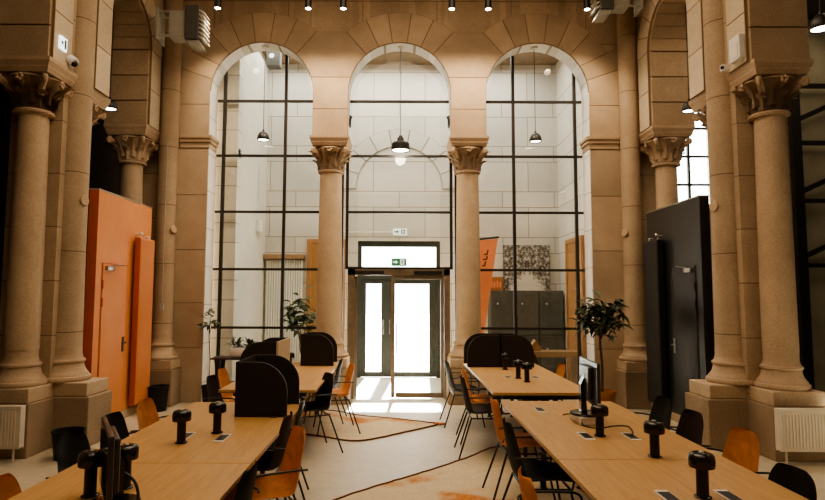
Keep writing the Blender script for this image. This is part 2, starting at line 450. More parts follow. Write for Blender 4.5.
def capital_bm(r=.185, h=.43, half=.315):
    bm = NB()
    lathe(bm, [(r, 0), (r+.03, .01), (r+.035, .03), (r+.025, .045), (r, .05), (r, .07), (r+.015, .18), (r+.04, .28), (r+.08, .36), (r+.115, h-.04), (r+.10, h-.02)], 32)
    lv = NB()
    for k in range(8): leaf_strip(lv, 2*pi*k/8, r+.012, .055, .19, .092, .045, .085, .020)
    for k in range(8): leaf_strip(lv, 2*pi*(k+.5)/8, r+.018, .10, .275, .100, .095, .095, .022)
    g = lv.faces[:]
    bmesh.ops.solidify(lv, geom=g, thickness=.018)
    me = bpy.data.meshes.new('t'); lv.to_mesh(me); lv.free(); bm.from_mesh(me); bpy.data.meshes.remove(me)
    for k in range(4):                       # corner volutes and centre flowers
        a = pi/4+k*pi/2
        d = Vector((cos(a), sin(a), 0)); 
        pts = []
        for i in range(9):
            t = i/8; pts.append(d*(r+.04+.14*t**1.3)+Vector((0, 0, .20+.19*t-.02*t*t)))
        for i in range(10):
            q = pi/2-i*pi/5; rad = .045*(1-i/13)
            pts.append(d*(r+.17+rad*cos(q))+Vector((0, 0, .345+rad*sin(q))))
        tube(bm, pts, .040, 8, r1=.020)
        b = k*pi/2; e = Vector((cos(b), sin(b), 0))*(r+.125)
        for i in range(5):
            q = 2*pi*i/5; tt = Vector((-sin(b), cos(b), 0))
            p = e+tt*.03*cos(q)+Vector((0, 0, .36+.03*sin(q)))
            bmesh.ops.create_icosphere(bm, subdivisions=1, radius=.022, matrix=Matrix.Translation(p))
    return bm
def abacus_bm(half, h=.16):
    bm = NB()
    prof = [(half*.86, 0), (half*.90, .03), (half*.93, .05), (half*.93, .065), (half*.99, .11), (half, .12), (half, h)]
    rings = [[bm.verts.new((sx*a, sy*a, z)) for sx, sy in ((-1, -1), (1, -1), (1, 1), (-1, 1))] for a, z in prof]
    for p, q in zip(rings, rings[1:]):
        for i in range(4): bm.faces.new((p[i], p[(i+1) % 4], q[(i+1) % 4], q[i]))
    bm.faces.new(rings[0]); bm.faces.new(rings[-1]); return bm
BASEP = [(.315, 0), (.325, .012), (.328, .028), (.318, .046), (.300, .052), (.297, .064), (.272, .085), (.250, .115), (.237, .150), (.232, .178), (.246, .182), (.253, .196), (.247, .210), (.232, .214), (.225, .224), (.214, .246), (.207, .27), (.206, .34)]
def base_bm(k=1.0, zk=1.15):
    bm = NB(); lathe(bm, [(r*k, z*zk) for r, z in BASEP], 36); return bm
def column(x, y, label, ped=True, pedw=.335, seamed=False):
    t = thing('column', (x, y, 0), label, 'column', None, 0, 'structure')
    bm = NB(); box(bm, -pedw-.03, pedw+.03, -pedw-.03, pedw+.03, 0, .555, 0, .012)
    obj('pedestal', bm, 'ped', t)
    bm = NB(); box(bm, -pedw-.0, pedw+.0, -pedw-.0, pedw+.0, .555, .71, 0, .012)
    obj('plinth', bm, 'stone', t)
    obj('base', base_bm(), 'stone_dk', t, 40, (0, 0, .71))
    bm = NB(); prof = [(.206+(.182-.206)*max(0, (z-1.1)/2.63)**1.4, z) for z in [1.1+.263*i for i in range(11)]]
    lathe(bm, prof, 40, cap=False); obj('shaft', bm, 'shaft', t, 40)
    obj('capital', capital_bm(.182, .43), 'stone_dk', t, 40, (0, 0, 3.73))
    obj('abacus', abacus_bm(.325), 'stone_dk', t, 0, (0, 0, 4.155))
    return t
col0 = column(-1.145, YF+.20, 'freestanding round stone column left of the glass entrance door, foliage capital')
def dcol(x, y, label, k=1.0):
    o = dup(col0, (x, y, 0), 0, label); o.scale = (k, k, 1)
    if k < 1:
        for c in o.children:
            if c.name.startswith('capital'): c.scale = (1.16, 1.10, 1)
            if c.name.startswith('abacus'): c.scale = (1.19, 1.08, 1)
            if c.name.startswith('base') or c.name.startswith('ped') or c.name.startswith('plinth'): c.scale = (.97, .97, 1)
    return o
dcol(1.145, YF+.20, 'freestanding round stone column right of the glass entrance door, foliage capital')
XC = 4.21
for s, side, what in ((-1, 'left', 'orange'), (1, 'right', 'black')):
    dcol(4.215 if s > 0 else -4.165, 6.47, 'big %s foreground column above the white radiator, rising to a carved capital' % side, .85)
    dcol(s*4.19, 8.98, 'column whose capital shows above the far end of the %s partition' % what, .85)
    dcol(s*XC, 7.29, 'column of the %s arcade behind the tall half-round shaft beside the %s partition' % (side, what))

# ---- side arcades
XW, XW2 = 3.85, 4.55
for s, nm in ((-1, 'left'), (1, 'right')):
    fx = lambda u, z, d, s=s: (s*d, u, z)
    bm = NB()
    arch_holes(bm, fx, 5.0, 9.42, ABZ, ZC, [(5.63, .62, 5.50), (8.13, .62, 5.50)], XW+.03, XW2, 0, 1)
    x0, x1 = sorted((s*XW, s*(XW2))); box(bm, x0, x1, -5, 5.0, 0, ZC, 0)
    w = obj('wall_'+nm, bm, ['ash_yz', 'stone'])
    struct(w, 'stone arcade wall along the %s side of the hall' % nm, 'wall')
    # voussoirs + pier blocks on the hall face, and soffit stones
    bm = NB()
    for c in (5.63, 8.13):
        r, sp, ro_ = .62, 5.50, 1.0
        for k in range(9):
            a0 = 20*k; a1 = a0+20
            block(bm, arcpts(c, sp, r, a0, a1, 4)+arcpts(c, sp, ro_, a1, a0, 4), fx, XW+.032, XW)
        for e in (-1, 1):
            z = ABZ
            for hh in (.57, .62):
                u0, u1 = sorted((c+e*r, c+e*(r+.36))); block(bm, [(u0, z), (u1, z), (u1, z+hh), (u0, z+hh)], fx, XW+.032, XW); z += hh
    obj('stone_blocks', bm, ['stone_lit', 'mortar'], w)
    bm = NB()
    for c in (5.63, 8.13):      # soffit lining: stones with open joints
        r, sp = .62, 5.50; th = .03
        for k in range(10):
            a0, a1 = 18*k+.5, 18*k+17.5
            pts = arcpts(c, sp, r, a0, a1, 4)+arcpts(c, sp, r-th, a1, a0, 4)
            prism(bm, pts, fx, XW+.04, XW2-.02)
        for e in (-1, 1):
            z = ABZ+.02
            for hh in (.37, .40, .40):
                u0, u1 = sorted((c+e*r, c+e*(r-th))); prism(bm, [(u0, z), (u1, z), (u1, z+hh-.02), (u0, z+hh-.02)], fx, XW+.04, XW2-.02); z += hh
    obj('soffit_stones', bm, 'stone', w)
    # pier body between the coupled columns + tall engaged half-round shafts
    p = thing('pier', (s*3.92, 6.88, 0), 'compound stone pier with tall half-round shaft on the %s, nearer one' % nm, 'pier', None, 0, 'structure')
    bm = NB(); x0, x1 = sorted((0, s*.6)); box(bm, x0-(0), x1, -.27, .27, 0, ABZ+.2); obj('pier_body', bm, 'ash_yz', p)
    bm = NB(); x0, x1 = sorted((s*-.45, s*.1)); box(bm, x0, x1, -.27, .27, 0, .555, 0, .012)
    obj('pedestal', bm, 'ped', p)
    bm = NB(); x0, x1 = sorted((s*-.41, s*.1)); box(bm, x0, x1, -.24, .24, .555, .71, 0, .012)
    obj('plinth', bm, 'stone', p)
    obj('base', base_bm(.9), 'stone_dk', p, 40, (0, 0, .71))
    bm = NB(); lathe(bm, [(.185, 0), (.175, 1.2), (.172, ZC-1.1)], 32, cap=False); obj('shaft', bm, 'drum', p, 40, (s*-.0, 0, 1.1))
    c_ = thing('pier', (s*3.75, 9.27, 0), 'slim half-round corner shaft on a stone pedestal at the %s end of the back wall' % nm, 'pier', None, 0, 'structure')
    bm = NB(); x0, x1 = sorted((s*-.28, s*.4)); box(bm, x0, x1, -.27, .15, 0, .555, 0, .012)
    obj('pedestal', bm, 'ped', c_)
    bm = NB(); x0, x1 = sorted((s*-.25, s*.4)); box(bm, x0, x1, -.24, .15, .555, .70, 0, .012)
    obj('plinth', bm, 'stone', c_)
    obj('base', base_bm(.78), 'stone_dk', c_, 40, (0, 0, .70))
    bm = NB(); lathe(bm, [(.16, 0), (.15, 1.2), (.15, ZC-1.09)], 32, cap=False); obj('shaft', bm, 'drum', c_, 40, (0, 0, 1.09))
    # aisle beyond
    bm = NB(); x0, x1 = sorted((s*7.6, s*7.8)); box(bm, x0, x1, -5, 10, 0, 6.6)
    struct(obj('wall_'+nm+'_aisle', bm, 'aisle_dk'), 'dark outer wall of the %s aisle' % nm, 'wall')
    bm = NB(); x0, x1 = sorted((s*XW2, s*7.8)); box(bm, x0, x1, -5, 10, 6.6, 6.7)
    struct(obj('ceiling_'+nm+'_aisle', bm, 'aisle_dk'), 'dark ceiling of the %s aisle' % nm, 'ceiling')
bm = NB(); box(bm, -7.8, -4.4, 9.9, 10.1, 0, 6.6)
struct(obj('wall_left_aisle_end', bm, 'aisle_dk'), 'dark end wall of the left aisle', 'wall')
# right aisle end wall with a tall arched window
bm = NB()
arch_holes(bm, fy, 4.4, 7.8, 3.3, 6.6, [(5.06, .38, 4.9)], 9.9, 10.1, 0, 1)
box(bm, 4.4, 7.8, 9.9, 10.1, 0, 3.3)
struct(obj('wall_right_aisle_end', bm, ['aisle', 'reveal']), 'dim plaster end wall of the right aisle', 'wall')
t = struct(thing('window_4', (5.06, 10.0, 3.3), 'x', 'x'), 'bright narrow arched window glimpsed through the right arcade', 'window')
bm = NB(); box(bm, -.38, .38, -.01, .01, 0, 2.0); obj('pane', bm, 'glass', t)
bm = NB()
for z in (.35, .85, 1.35, 1.7): box(bm, -.38, .38, -.02, .02, z-.02, z+.02)
box(bm, -.02, .02, -.025, .025, 0, 2.0); obj('glazing_bars', bm, 'bar', t)

# ---- vestibule behind the glass
VB = 12.22
def vest_back():
    bm = NB()
    fy2 = fy
    # wall with a rectangular hole for the street door
    for x0, x1, z0, z1 in ((-3.0, -.87, 0, 6.7), (.87, 3.5, 0, 6.7), (-.87, .87, 2.86, 6.7)):
        box(bm, x0, x1, VB, VB+.3, z0, z1)
    o = obj('wall_vestibule_back', bm, 'vest_xz'); struct(o, 'pale stone wall behind the glass, over the street door', 'wall')
    bm = NB()
    for k in range(9):
        a0 = 20*k; block(bm, arcpts(0, 3.97, .92, a0, a0+20, 4)+arcpts(0, 3.97, 1.30, a0+20, a0, 4), fy, VB, VB-.025, .012)
    obj('relief_arch', bm, ['vest_blk', 'vest_joint'], o)
vest_back()
bm = NB(); box(bm, -3.05, -2.83, 10.1, VB+.3, 0, 6.7)
struct(obj('wall_vestibule_left', bm, 'plaster'), 'plain plaster side wall behind the left glazed arch', 'wall')
bm = NB(); box(bm, -3.4, -2.8, 9.88, 10.1, 0, 6.7)
struct(obj('wall_vestibule_left_pier', bm, 'vest_xz'), 'pale stone pier behind the left edge of the left glazed arch', 'wall')
bm = NB(); box(bm, 3.38, 3.6, 9.9, VB+.3, 0, 6.7)
struct(obj('wall_vestibule_right', bm, 'vest_yz'), 'pale stone side wall behind the right glazed arch', 'wall')
bm = NB(); box(bm, -3.4, 3.6, 9.77, VB+.3, 6.7, 6.8)
struct(obj('ceiling_vestibule', bm, 'wood_ceil'), 'brown ceiling of the bright entrance lobby behind the glass', 'ceiling')
bm = NB(); box(bm, -3.4, -2.8, 9.9, 10.13, 4.08, 4.28, 0, .02); box(bm, -3.4, -2.84, 9.9, 10.1, 3.98, 4.08, 0, .02)
struct(obj('trim_1', bm, 'vest_blk'), 'stone impost moulding behind the left glazed arch', 'moulding')

# outside
bm = NB(); box(bm, -30, 30, 12.55, 60, -.25, -.05)
struct(obj('ground_outside', bm, 'cream'), 'sunlit pavement outside the street door', 'ground')

# ---- glazed screens behind the arches
YG = 9.80
BZ = (1.163, 2.142, 3.12, 4.09, 5.05)
def window(nm, x0, x1, vx, zs, zb, label):
    t = struct(thing(nm, ((x0+x1)/2, YG, 0), label, 'window'), label, 'window')
    cx = (x0+x1)/2
    bm = NB()
    for x in vx: box(bm, x-cx-.024, x-cx+.024, -.03, .03, zb, 6.05)
    obj('mullions', bm, 'bar', t)
    bm = NB()
    for z in zs: box(bm, x0-cx, x1-cx, -.022, .022, z-.02, z+.02)
    if zb == 0: box(bm, x0-cx, x1-cx, -.03, .03, 0, .06)
    obj('transoms', bm, 'bar', t)
    bm = NB()
    xs = sorted([x0]+list(vx)+[x1]); z_ = [zb]+[z for z in zs if z > zb+.05]+[6.05]
    for xa, xb in zip(xs, xs[1:]):
        if xb-xa < .06: continue
        for za, zc in zip(z_, z_[1:]):
            box(bm, xa-cx+.02, xb-cx-.02, -.004, .004, za+.02, zc-.02)
    obj('pane', bm, 'glass', t)
window('window_1', -3.14, -.95, (-3.015, -1.96, -.97), BZ, 0, 'black-barred glazing of the left arch, plant and radiator behind it')
window('window_2', -.90, .90, (-.885, .885), (2.17, 3.12, 4.09, 5.05), 2.15, 'black-barred glazing of the middle arch above the glass door')
window('window_3', .95, 3.14, (.97, 1.96, 3.02), BZ, 0, 'black-barred glazing of the right arch, dark cabinets behind it')
# door frame, leaf, open leaf
t = struct(thing('door_1', (0, YG, 0), 'x', 'door'), 'bronze framed inner glass door with right leaf shut and left leaf swung open', 'door')
bm = NB()
box(bm, -.86, -.74, -.05, .05, 0, 2.15); box(bm, .76, .86, -.05, .05, 0, 2.15); box(bm, -.86, .86, -.05, .05, 2.05, 2.15)
obj('door_frame', bm, 'bronze', t)
bm = NB()
box(bm, -.74, -.25, -.07, -.05, 2.06, 2.12); box(bm, .25, .72, -.07, -.05, 2.06, 2.12); obj('door_closer', bm, 'black', t)
bm = NB()
x0, x1 = -.13, .755
box(bm, x0, x0+.065, -.025, .025, .02, 2.05); box(bm, x1-.05, x1, -.025, .025, .02, 2.05)
box(bm, x0+.075, x1-.05, -.025, .025, .02, .10); box(bm, x0+.075, x1-.05, -.025, .025, 1.98, 2.05)
lf = obj('door_leaf', bm, 'bronze', t)
bm = NB(); box(bm, x0+.075, x1-.05, -.005, .005, .10, 1.98); obj('pane', bm, 'glass', lf)
bm = NB(); tube(bm, [(-.04, -.09, .75), (-.04, -.09, 1.25)], .014); tube(bm, [(-.04, -.09, .85), (-.04, -.02, .85)], .01); tube(bm, [(-.04, -.09, 1.15), (-.04, -.02, 1.15)], .01)
obj('handle', bm, 'steel', lf)
bm = NB()
a = R(95); ca, sa = cos(a), sin(a)
fo = lambda u, z, d: (-.72+u*ca-d*sa, .03+u*sa+d*ca, z)
for u0, u1, z0, z1 in ((0, .05, .02, 2.03), (.56, .61, .02, 2.03), (.05, .56, .02, .1), (.05, .56, 1.96, 2.03)):
    prism(bm, [(u0, z0), (u1, z0), (u1, z1), (u0, z1)], fo, -.022, .022)
l2 = obj('door_leaf', bm, 'bronze', t)
bm = NB(); prism(bm, [(.05, .1), (.56, .1), (.56, 1.96), (.05, 1.96)], fo, -.004, .004); obj('pane', bm, 'glass', l2)
# street door
t = struct(thing('door_2', (0, VB+.1, 0), 'x', 'door'), 'dark double street door with transom light, white daylight beyond', 'door')
bm = NB()
box(bm, -.87, -.79, -.06, .06, 0, 2.86); box(bm, .79, .87, -.06, .06, 0, 2.86); box(bm, -.79, .79, -.06, .06, 2.74, 2.86); box(bm, -.79, .79, -.06, .06, 2.06, 2.20)
obj('door_frame', bm, 'extdoor', t)
for x0, x1, st in ((-.79, -.27, .10), (-.27, .79, .15)):
    bm = NB()
    box(bm, x0, x0+st, -.03, .03, .01, 2.06); box(bm, x1-st, x1, -.03, .03, .01, 2.06); box(bm, x0+st, x1-st, -.03, .03, .01, .12); box(bm, x0+st, x1-st, -.03, .03, 1.96, 2.06)
    lf = obj('door_leaf', bm, 'extdoor', t)
    bm = NB(); box(bm, x0+st, x1-st, -.005, .005, .12, 1.96); obj('pane', bm, 'glass', lf)
    bm = NB(); hx = x1-st/2 if x0 < -.5 else x0+st/2; tube(bm, [(hx, -.07, .9), (hx, -.07, 1.2)], .012); tube(bm, [(hx, -.07, .95), (hx, -.02, .95)], .009); tube(bm, [(hx, -.07, 1.15), (hx, -.02, 1.15)], .009); obj('handle', bm, 'steel', lf)
bm = NB(); box(bm, -.79, .79, -.005, .005, 2.20, 2.74); obj('transom_pane', bm, 'glass', t)
# wooden doors
def panel_door(nm, label, loc, rotz, w, h):
    t = struct(thing(nm, loc, label, 'door', None, rotz), label, 'door')
    bm = NB(); box(bm, 0, w, -.03, .03, 0, h, 0, .005)
    for i in range(3): box(bm, .09, w-.09, -.045, -.03, .12+i*(h-.2)/3, .12+(i+1)*(h-.2)/3-.12, 0, .012)
    obj('door_leaf', bm, 'oakdoor', t)
    bm = NB(); box(bm, -.09, 0, -.05, .05, 0, h+.09, 0, .01); box(bm, w, w+.09, -.05, .05, 0, h+.09, 0, .01); box(bm, 0, w, -.05, .05, h, h+.09, 0, .01)
    obj('door_frame', bm, 'oakdoor', t)
panel_door('door_3', 'tall wooden panelled door beside the tall slatted radiator', (-1.84, VB-.05, 0), 0, .62, 2.80)
panel_door('door_4', 'tall wooden door in the lobby side wall right of the dark cabinets', (3.33, 11.35, 0), -pi/2, .85, 2.72)

# ================================================================== FURNITURE
TH = .74
# ---- desks
def table(x0, x1, y0, y1, label):
    cx, cy = (x0+x1)/2, (y0+y1)/2; w, l = (x1-x0)/2, (y1-y0)/2
    t = thing('table', (cx, cy, 0), label, 'table', 'long oak desks in two rows')
    bm = NB(); box(bm, -w, w, -l, l, TH-.028, TH, 0, .003); obj('table_top', bm, 'oak', t)
    bm = NB(); box(bm, -w+.004, w-.004, -l+.004, l-.004, TH-.034, TH-.0285); obj('edge_band', bm, 'felt_edge', t)
    bm = NB()
    for s in (-1, 1): box(bm, s*.20-.025, s*.20+.025, -l+.12, l-.12, TH-.085, TH-.035)
    for y in (-l+.14, l-.14): box(bm, -w+.12, w-.12, y-.025, y+.025, TH-.085, TH-.035)
    obj('under_frame', bm, 'black', t)
    bm = NB(); box(bm, -.12, .12, -l+.25, l-.25, TH-.20, TH-.19); box(bm, -.12, -.11, -l+.25, l-.25, TH-.19, TH-.11); box(bm, .11, .12, -l+.25, l-.25, TH-.19, TH-.11)
    for y in (-l+.3, 0, l-.3): box(bm, -.012, .012, y-.02, y+.02, TH-.19, TH-.035)
    obj('cable_tray', bm, 'black', t)
    for sx in (-1, 1):
        for sy in (-1, 1):
            bm = NB(); x, y = sx*.16, sy*(l-.14)
            tube(bm, [(x, y, TH-.06), (x, y, .012)], .022, 10); box(bm, x-.03, x+.03, y-.03, y+.03, 0, .012)
            obj('leg', bm, 'black', t)
LX0, LX1, RX0, RX1 = -1.84, -.845, .945, 1.96
table(LX0, LX1, 1.50, 3.412, 'oak desk at bottom left under the monitor seen edge-on')
table(LX0, LX1, 3.418, 5.33, 'oak desk of the left row with two black lamps and a felt screen')
table(LX0, LX1, 6.02, 8.62, 'farthest oak desk of the left row, with two sets of felt screens')
table(RX0, RX1, 1.60, 3.517, 'oak desk at bottom right under the nearest black lamp on the right')
table(RX0, RX1, 3.523, 5.44, 'oak desk of the right row under the monitor on a white box')
table(RX0, RX1, 5.90, 8.52, 'farthest oak desk of the right row, its far end closed by round-shouldered black screens')

# ---- chairs
def shell_bm():
    Q = smooth_pts([(.245, .432, 0), (.225, .448, 0), (.12, .452, 0), (0, .440, 0), (-.11, .438, 0), (-.175, .462, 0), (-.205, .54, 0), (-.225, .66, 0), (-.244, .76, 0), (-.254, .828, 0)], 8)
    L = [0]
    for u, v in zip(Q, Q[1:]): L.append(L[-1]+(v-u).length)
    ts = [i/24*.84 for i in range(24)]+[.84+.16*sin(pi/2*i/9) for i in range(10)]; P = []
    for t in ts:
        d = t*L[-1]; i = max(k for k in range(len(L)-1) if L[k] <= d+1e-9); P.append(Q[i].lerp(Q[i+1], min(1, (d-L[i])/(L[i+1]-L[i]))))
    n = len(P); bm = NB(); rows = []
    for i, p in enumerate(P):
        t = ts[i]
        w = .215+.03*sin(min(1, t/.45)*pi*.5) if t < .5 else .238-.055*(t-.5)/.34
        if t > .84: w = .183-.088*(1-sqrt(max(0, 1-((t-.84)/.16)**2)))
        if t < .06: w *= .90+.10*t/.06
        tan = (P[min(i+1, n-1)]-P[max(i-1, 0)]).normalized(); nrm = Vector((tan.y, -tan.x, 0))
        if nrm.y < 0 and t < .4: nrm = -nrm
        if t >= .4 and nrm.x < 0: nrm = -nrm
        cu = .058*min(1, t/.3)*(1-.35*max(0, (t-.6)/.4))
        row = []
        for k in range(13):
            u = -1+k/6; q = p+nrm*(cu*abs(u)**2.2)
            row.append(bm.verts.new((w*u, q.x, q.y)))
        rows.append(row)
    for a, b in zip(rows, rows[1:]):
        for k in range(12): bm.faces.new((a[k], a[k+1], b[k+1], b[k]))
    bmesh.ops.solidify(bm, geom=bm.faces[:], thickness=.026)
    return bm
CH = thing('chair', (0, 0, 0), 'x', 'chair', 'shell chairs around the desks')
obj('seat_shell', shell_bm(), 'blackshell', CH, 70)
bm = NB()
for s in (-1, 1): tube(bm, [(s*.19, .16, .415), (s*.19, -.15, .415)], .008)
for y in (.16, -.15): tube(bm, [(-.19, y, .415), (.19, y, .415)], .009)
obj('under_frame', bm, 'black', CH, 60)
for sx in (-1, 1):
    for y0, y1 in ((.16, .235), (-.15, -.29)):
        bm = NB(); tube(bm, [(sx*.185, y0, .418), (sx*.245, y1, .008)], .0088, 10); obj('leg', bm, 'black', CH, 60)
    bm = NB(); tube(bm, smooth_pts([(sx*.20, .13, .42), (sx*.275, .15, .45), (sx*.285, .15, .58), (sx*.285, .12, .635), (sx*.285, .02, .645), (sx*.28, -.12, .645), (sx*.25, -.20, .635), (sx*.222, -.215, .625)], 5), .007, 10)
    obj('armrest', bm, 'black', CH, 60)
first = [True]
def chair(xb, y, face, colour, label, turn=0, off=.25):
    rz = pi/2 if face == 'l' else -pi/2
    if face == 'c': rz = pi
    x = xb-off if face == 'l' else xb+off
    if first[0]:
        CH.location = (x, y, 0); CH.rotation_euler = (0, 0, rz+R(turn)); CH['label'] = label; first[0] = False; return
    sw = {'b': None, 'o': {M['blackshell']: M['leather']}, 'n': {M['blackshell']: M['brownshell']}}[colour]
    dup(CH, (x, y, 0), rz+R(turn), label, sw)
# right-hand side of the left row
chair(-.73, 3.05, 'l', 'b', 'black chair tucked under the left desk just in front of the big orange chair')
chair(-.60, 3.80, 'l', 'o', 'orange leather chair at the aisle side of the left row, nearest the camera', 24)
chair(-.79, 4.38, 'l', 'n', 'dark brown chair tucked in just behind the big orange chair of the left row')
chair(-.79, 4.95, 'l', 'b', 'black chair at the left row aisle, tucked under the desk beside the felt screen', 8)
chair(-.72, 6.50, 'l', 'b', 'black armchair on the aisle at the near end of the far left desk', 28)
chair(-.77, 8.08, 'l', 'b', 'black chair on the left aisle half hidden by the orange one near the door')
chair(-.56, 7.46, 'l', 'o', 'orange chair pulled out from the far left desk, closest to the glass door', 14)
# wall side of the left row
chair(-1.94, 2.80, 'r', 'o', 'orange chair back cut by the left edge of the picture')
chair(-2.09, 3.72, 'r', 'b', 'black chair on the wall side of the left row, level with the left radiator')
chair(-2.13, 4.32, 'r', 'b', 'black chair on the wall side of the left row, just before the orange partition')
chair(-2.14, 4.90, 'r', 'o', 'orange chair below the orange partition, on the wall side of the left row')
chair(-2.06, 6.36, 'r', 'n', 'dark brown chair at the wall side corner of the far left desk')
chair(-2.13, 6.98, 'r', 'o', 'small orange chair left of the far left desk, behind a dark brown one')
# aisle side of the right row
chair(.60, 2.95, 'r', 'o', 'orange chair at the bottom edge beside the right row, closest to the camera')
chair(.74, 4.17, 'r', 'b', 'black armchair on the right aisle between two orange chairs')
chair(.79, 5.05, 'r', 'o', 'orange chair on the right aisle at the gap between the two right desks')
chair(.67, 6.42, 'r', 'n', 'dark brown armchair on the aisle at the near end of the far right desk')
chair(.75, 7.02, 'r', 'o', 'orange chair on the right aisle, almost hidden between two dark armchairs')
chair(.62, 7.88, 'r', 'b', 'black armchair on the right aisle, nearest the glass door', 3)
# wall side of the right row
chair(2.05, 3.03, 'l', 'b', 'black chair at the lower right corner below the right radiator')
chair(2.30, 3.87, 'l', 'o', 'orange chair against the foreground pier on the right')
chair(2.28, 4.50, 'l', 'n', 'dark brown chair between the black and orange chairs on the right wall side')
chair(2.33, 5.10, 'l', 'b', 'black chair below the door of the black partition')
chair(2.15, 7.60, 'l', 'o', 'orange chair back right of the far right desk, left of the monitor')
chair(2.02, 8.86, 'c', 'n', 'dark brown chair facing the camera at the far end of the right row', 14, 0.0)

# ---- felt privacy screens (U-shaped)
def screen(xc, side, y0, y1, w, label, tan=False, nocentre=False):
    t = thing('desk_screen', (xc, (y0+y1)/2, TH), label, 'privacy screen', 'felt privacy screens on the desks')
    d = (y1-y0)/2; h = .43; r = .24; th = .011
    for y in (-d, d):
        pts = [(0, 0), (side*w, 0), (side*w, h-r)]+[(side*(w-r+r*cos(q)), h-r+r*sin(q)) for q in [pi/2*i/10 for i in range(1, 11)]]+[(0, h)]
        bm = NB(); fs = prism(bm, pts, lambda u, v, dd: (u, dd, v), y-th, y+th)
        for f in fs[2:]: f.material_index = 1
        obj('wing', bm, ['felt', 'felt_edge'], t)
    bm = NB(); x0, x1 = sorted((0, -side*.022)); box(bm, x0, x1, -d-th, d+th, 0, h); obj('centre_panel', bm, 'felt_tan' if tan else 'felt', t)
    bm = NB()
    for y in (-d, d): box(bm, side*(w-.10)-.03, side*(w-.10)+.03, y-.03, y+.03, -.0, .008)
    obj('foot_clamp', bm, 'black', t)
screen(-1.275, 1, 4.69, 5.25, .39, 'black felt desk screen nearest the camera, rounded to the right')
screen(-1.40, -1, 6.72, 7.42, .42, 'black felt desk screen opening to the left with its tan back showing', True)
screen(-1.325, 1, 8.07, 8.55, .43, 'black felt desk screen by the left column, rounded to the right')
screen(1.375, -1, 7.98, 8.42, .44, 'black felt desk screen on the right row, left half of the round-shouldered pair')
screen(1.40, 1, 7.98, 8.42, .44, 'black felt desk screen on the right row, right half of the round-shouldered pair')

# ---- mushroom table lamps
LP = thing('table_lamp', (0, 0, TH), 'x', 'lamp', 'small black mushroom lamps on the desks')
bm = NB(); lathe(bm, [(.036, 0), (.040, .002), (.040, .006), (.034, .009), (.028, .010)], 28); obj('base', bm, 'gloss', LP, 40)
bm = NB(); lathe(bm, [(.028, .010), (.028, .150)], 24); obj('stem', bm, 'black', LP, 40)
bm = NB(); lathe(bm, [(.030, .149), (.054, .147), (.0575, .143), (.0595, .149), (.0600, .182), (.0575, .197), (.050, .207), (.038, .2115), (.012, .2125)], 32); obj('lamp_shade', bm, 'gloss', LP, 35)
bm = NB(); lathe(bm, [(.013, .2125), (.013, .216), (.010, .218)], 16); obj('switch', bm, 'steel', LP, 40)
fl = [True]
def lamp(x, y, label):
    if fl[0]: LP.location = (x, y, TH); LP['label'] = label; fl[0] = False
    else: dup(LP, (x, y, TH), random.random()*6, label)
lamp(-1.416, 3.868, 'black mushroom lamp on the left row, left of the pair before the felt screen')
lamp(-1.269, 4.147, 'black mushroom lamp on the left row standing closest to the felt screen')
lamp(-1.365, 2.98, 'black mushroom lamp just right of the edge-on monitor at lower left')
lamp(-1.475, 2.86, 'black mushroom lamp left of and behind the edge-on monitor at lower left')
lamp(1.392, 4.093, 'black mushroom lamp beside the monitor on the white box')
lamp(1.544, 3.576, 'black mushroom lamp in the middle of the right row, below the black partition')
lamp(1.465, 2.872, 'black mushroom lamp closest to the camera on the right row')
lamp(1.446, 6.625, 'black mushroom lamp on the far right desk, front one of a touching pair')
lamp(1.405, 6.90, 'black mushroom lamp on the far right desk, rear one of a touching pair')
lamp(1.401, 7.72, 'black mushroom lamp in front of the round-shouldered screens on the right')
lamp(-1.43, 7.72, 'black mushroom lamp left of the far felt screen on the left row')

# ---- flush power outlets
OU = thing('power_outlet', (0, 0, TH), 'x', 'outlet', 'power inlays set in the desk tops')
bm = NB(); box(bm, -.034, .034, -.105, .105, 0, .004, 0, .001); obj('frame', bm, 'cream', OU)
bm = NB(); box(bm, -.029, .029, -.075, .075, .004, .006); obj('socket_strip', bm, 'black', OU)
fo_ = [True]
def outlet(x, y, label, rz=0):
    if fo_[0]: OU.location = (x, y, TH+.0005); OU.rotation_euler[2] = rz; OU['label'] = label; fo_[0] = False
    else: dup(OU, (x, y, TH+.0005), rz, label)
outlet(-1.188, 4.0, 'power inlay at the foot of the lamp closest to the left felt screen')
outlet(-1.45, 4.05, 'power inlay behind the left lamp of the pair on the left row')
outlet(1.293, 4.09, 'power inlay left of the lamp by the monitor')
outlet(1.60, 4.08, 'power inlay with a cable plugged in, right of the lamp by the monitor')
outlet(1.30, 2.86, 'power inlay left of the closest lamp on the right row')
outlet(1.60, 2.87, 'power inlay right of the closest lamp on the right row')
outlet(1.30, 7.0, 'power inlay left of the touching pair of lamps')
outlet(1.62, 6.98, 'power inlay right of the touching pair of lamps')
outlet(1.20, 5.02, 'small dark power inlay near the far end of the right desk with the monitor')

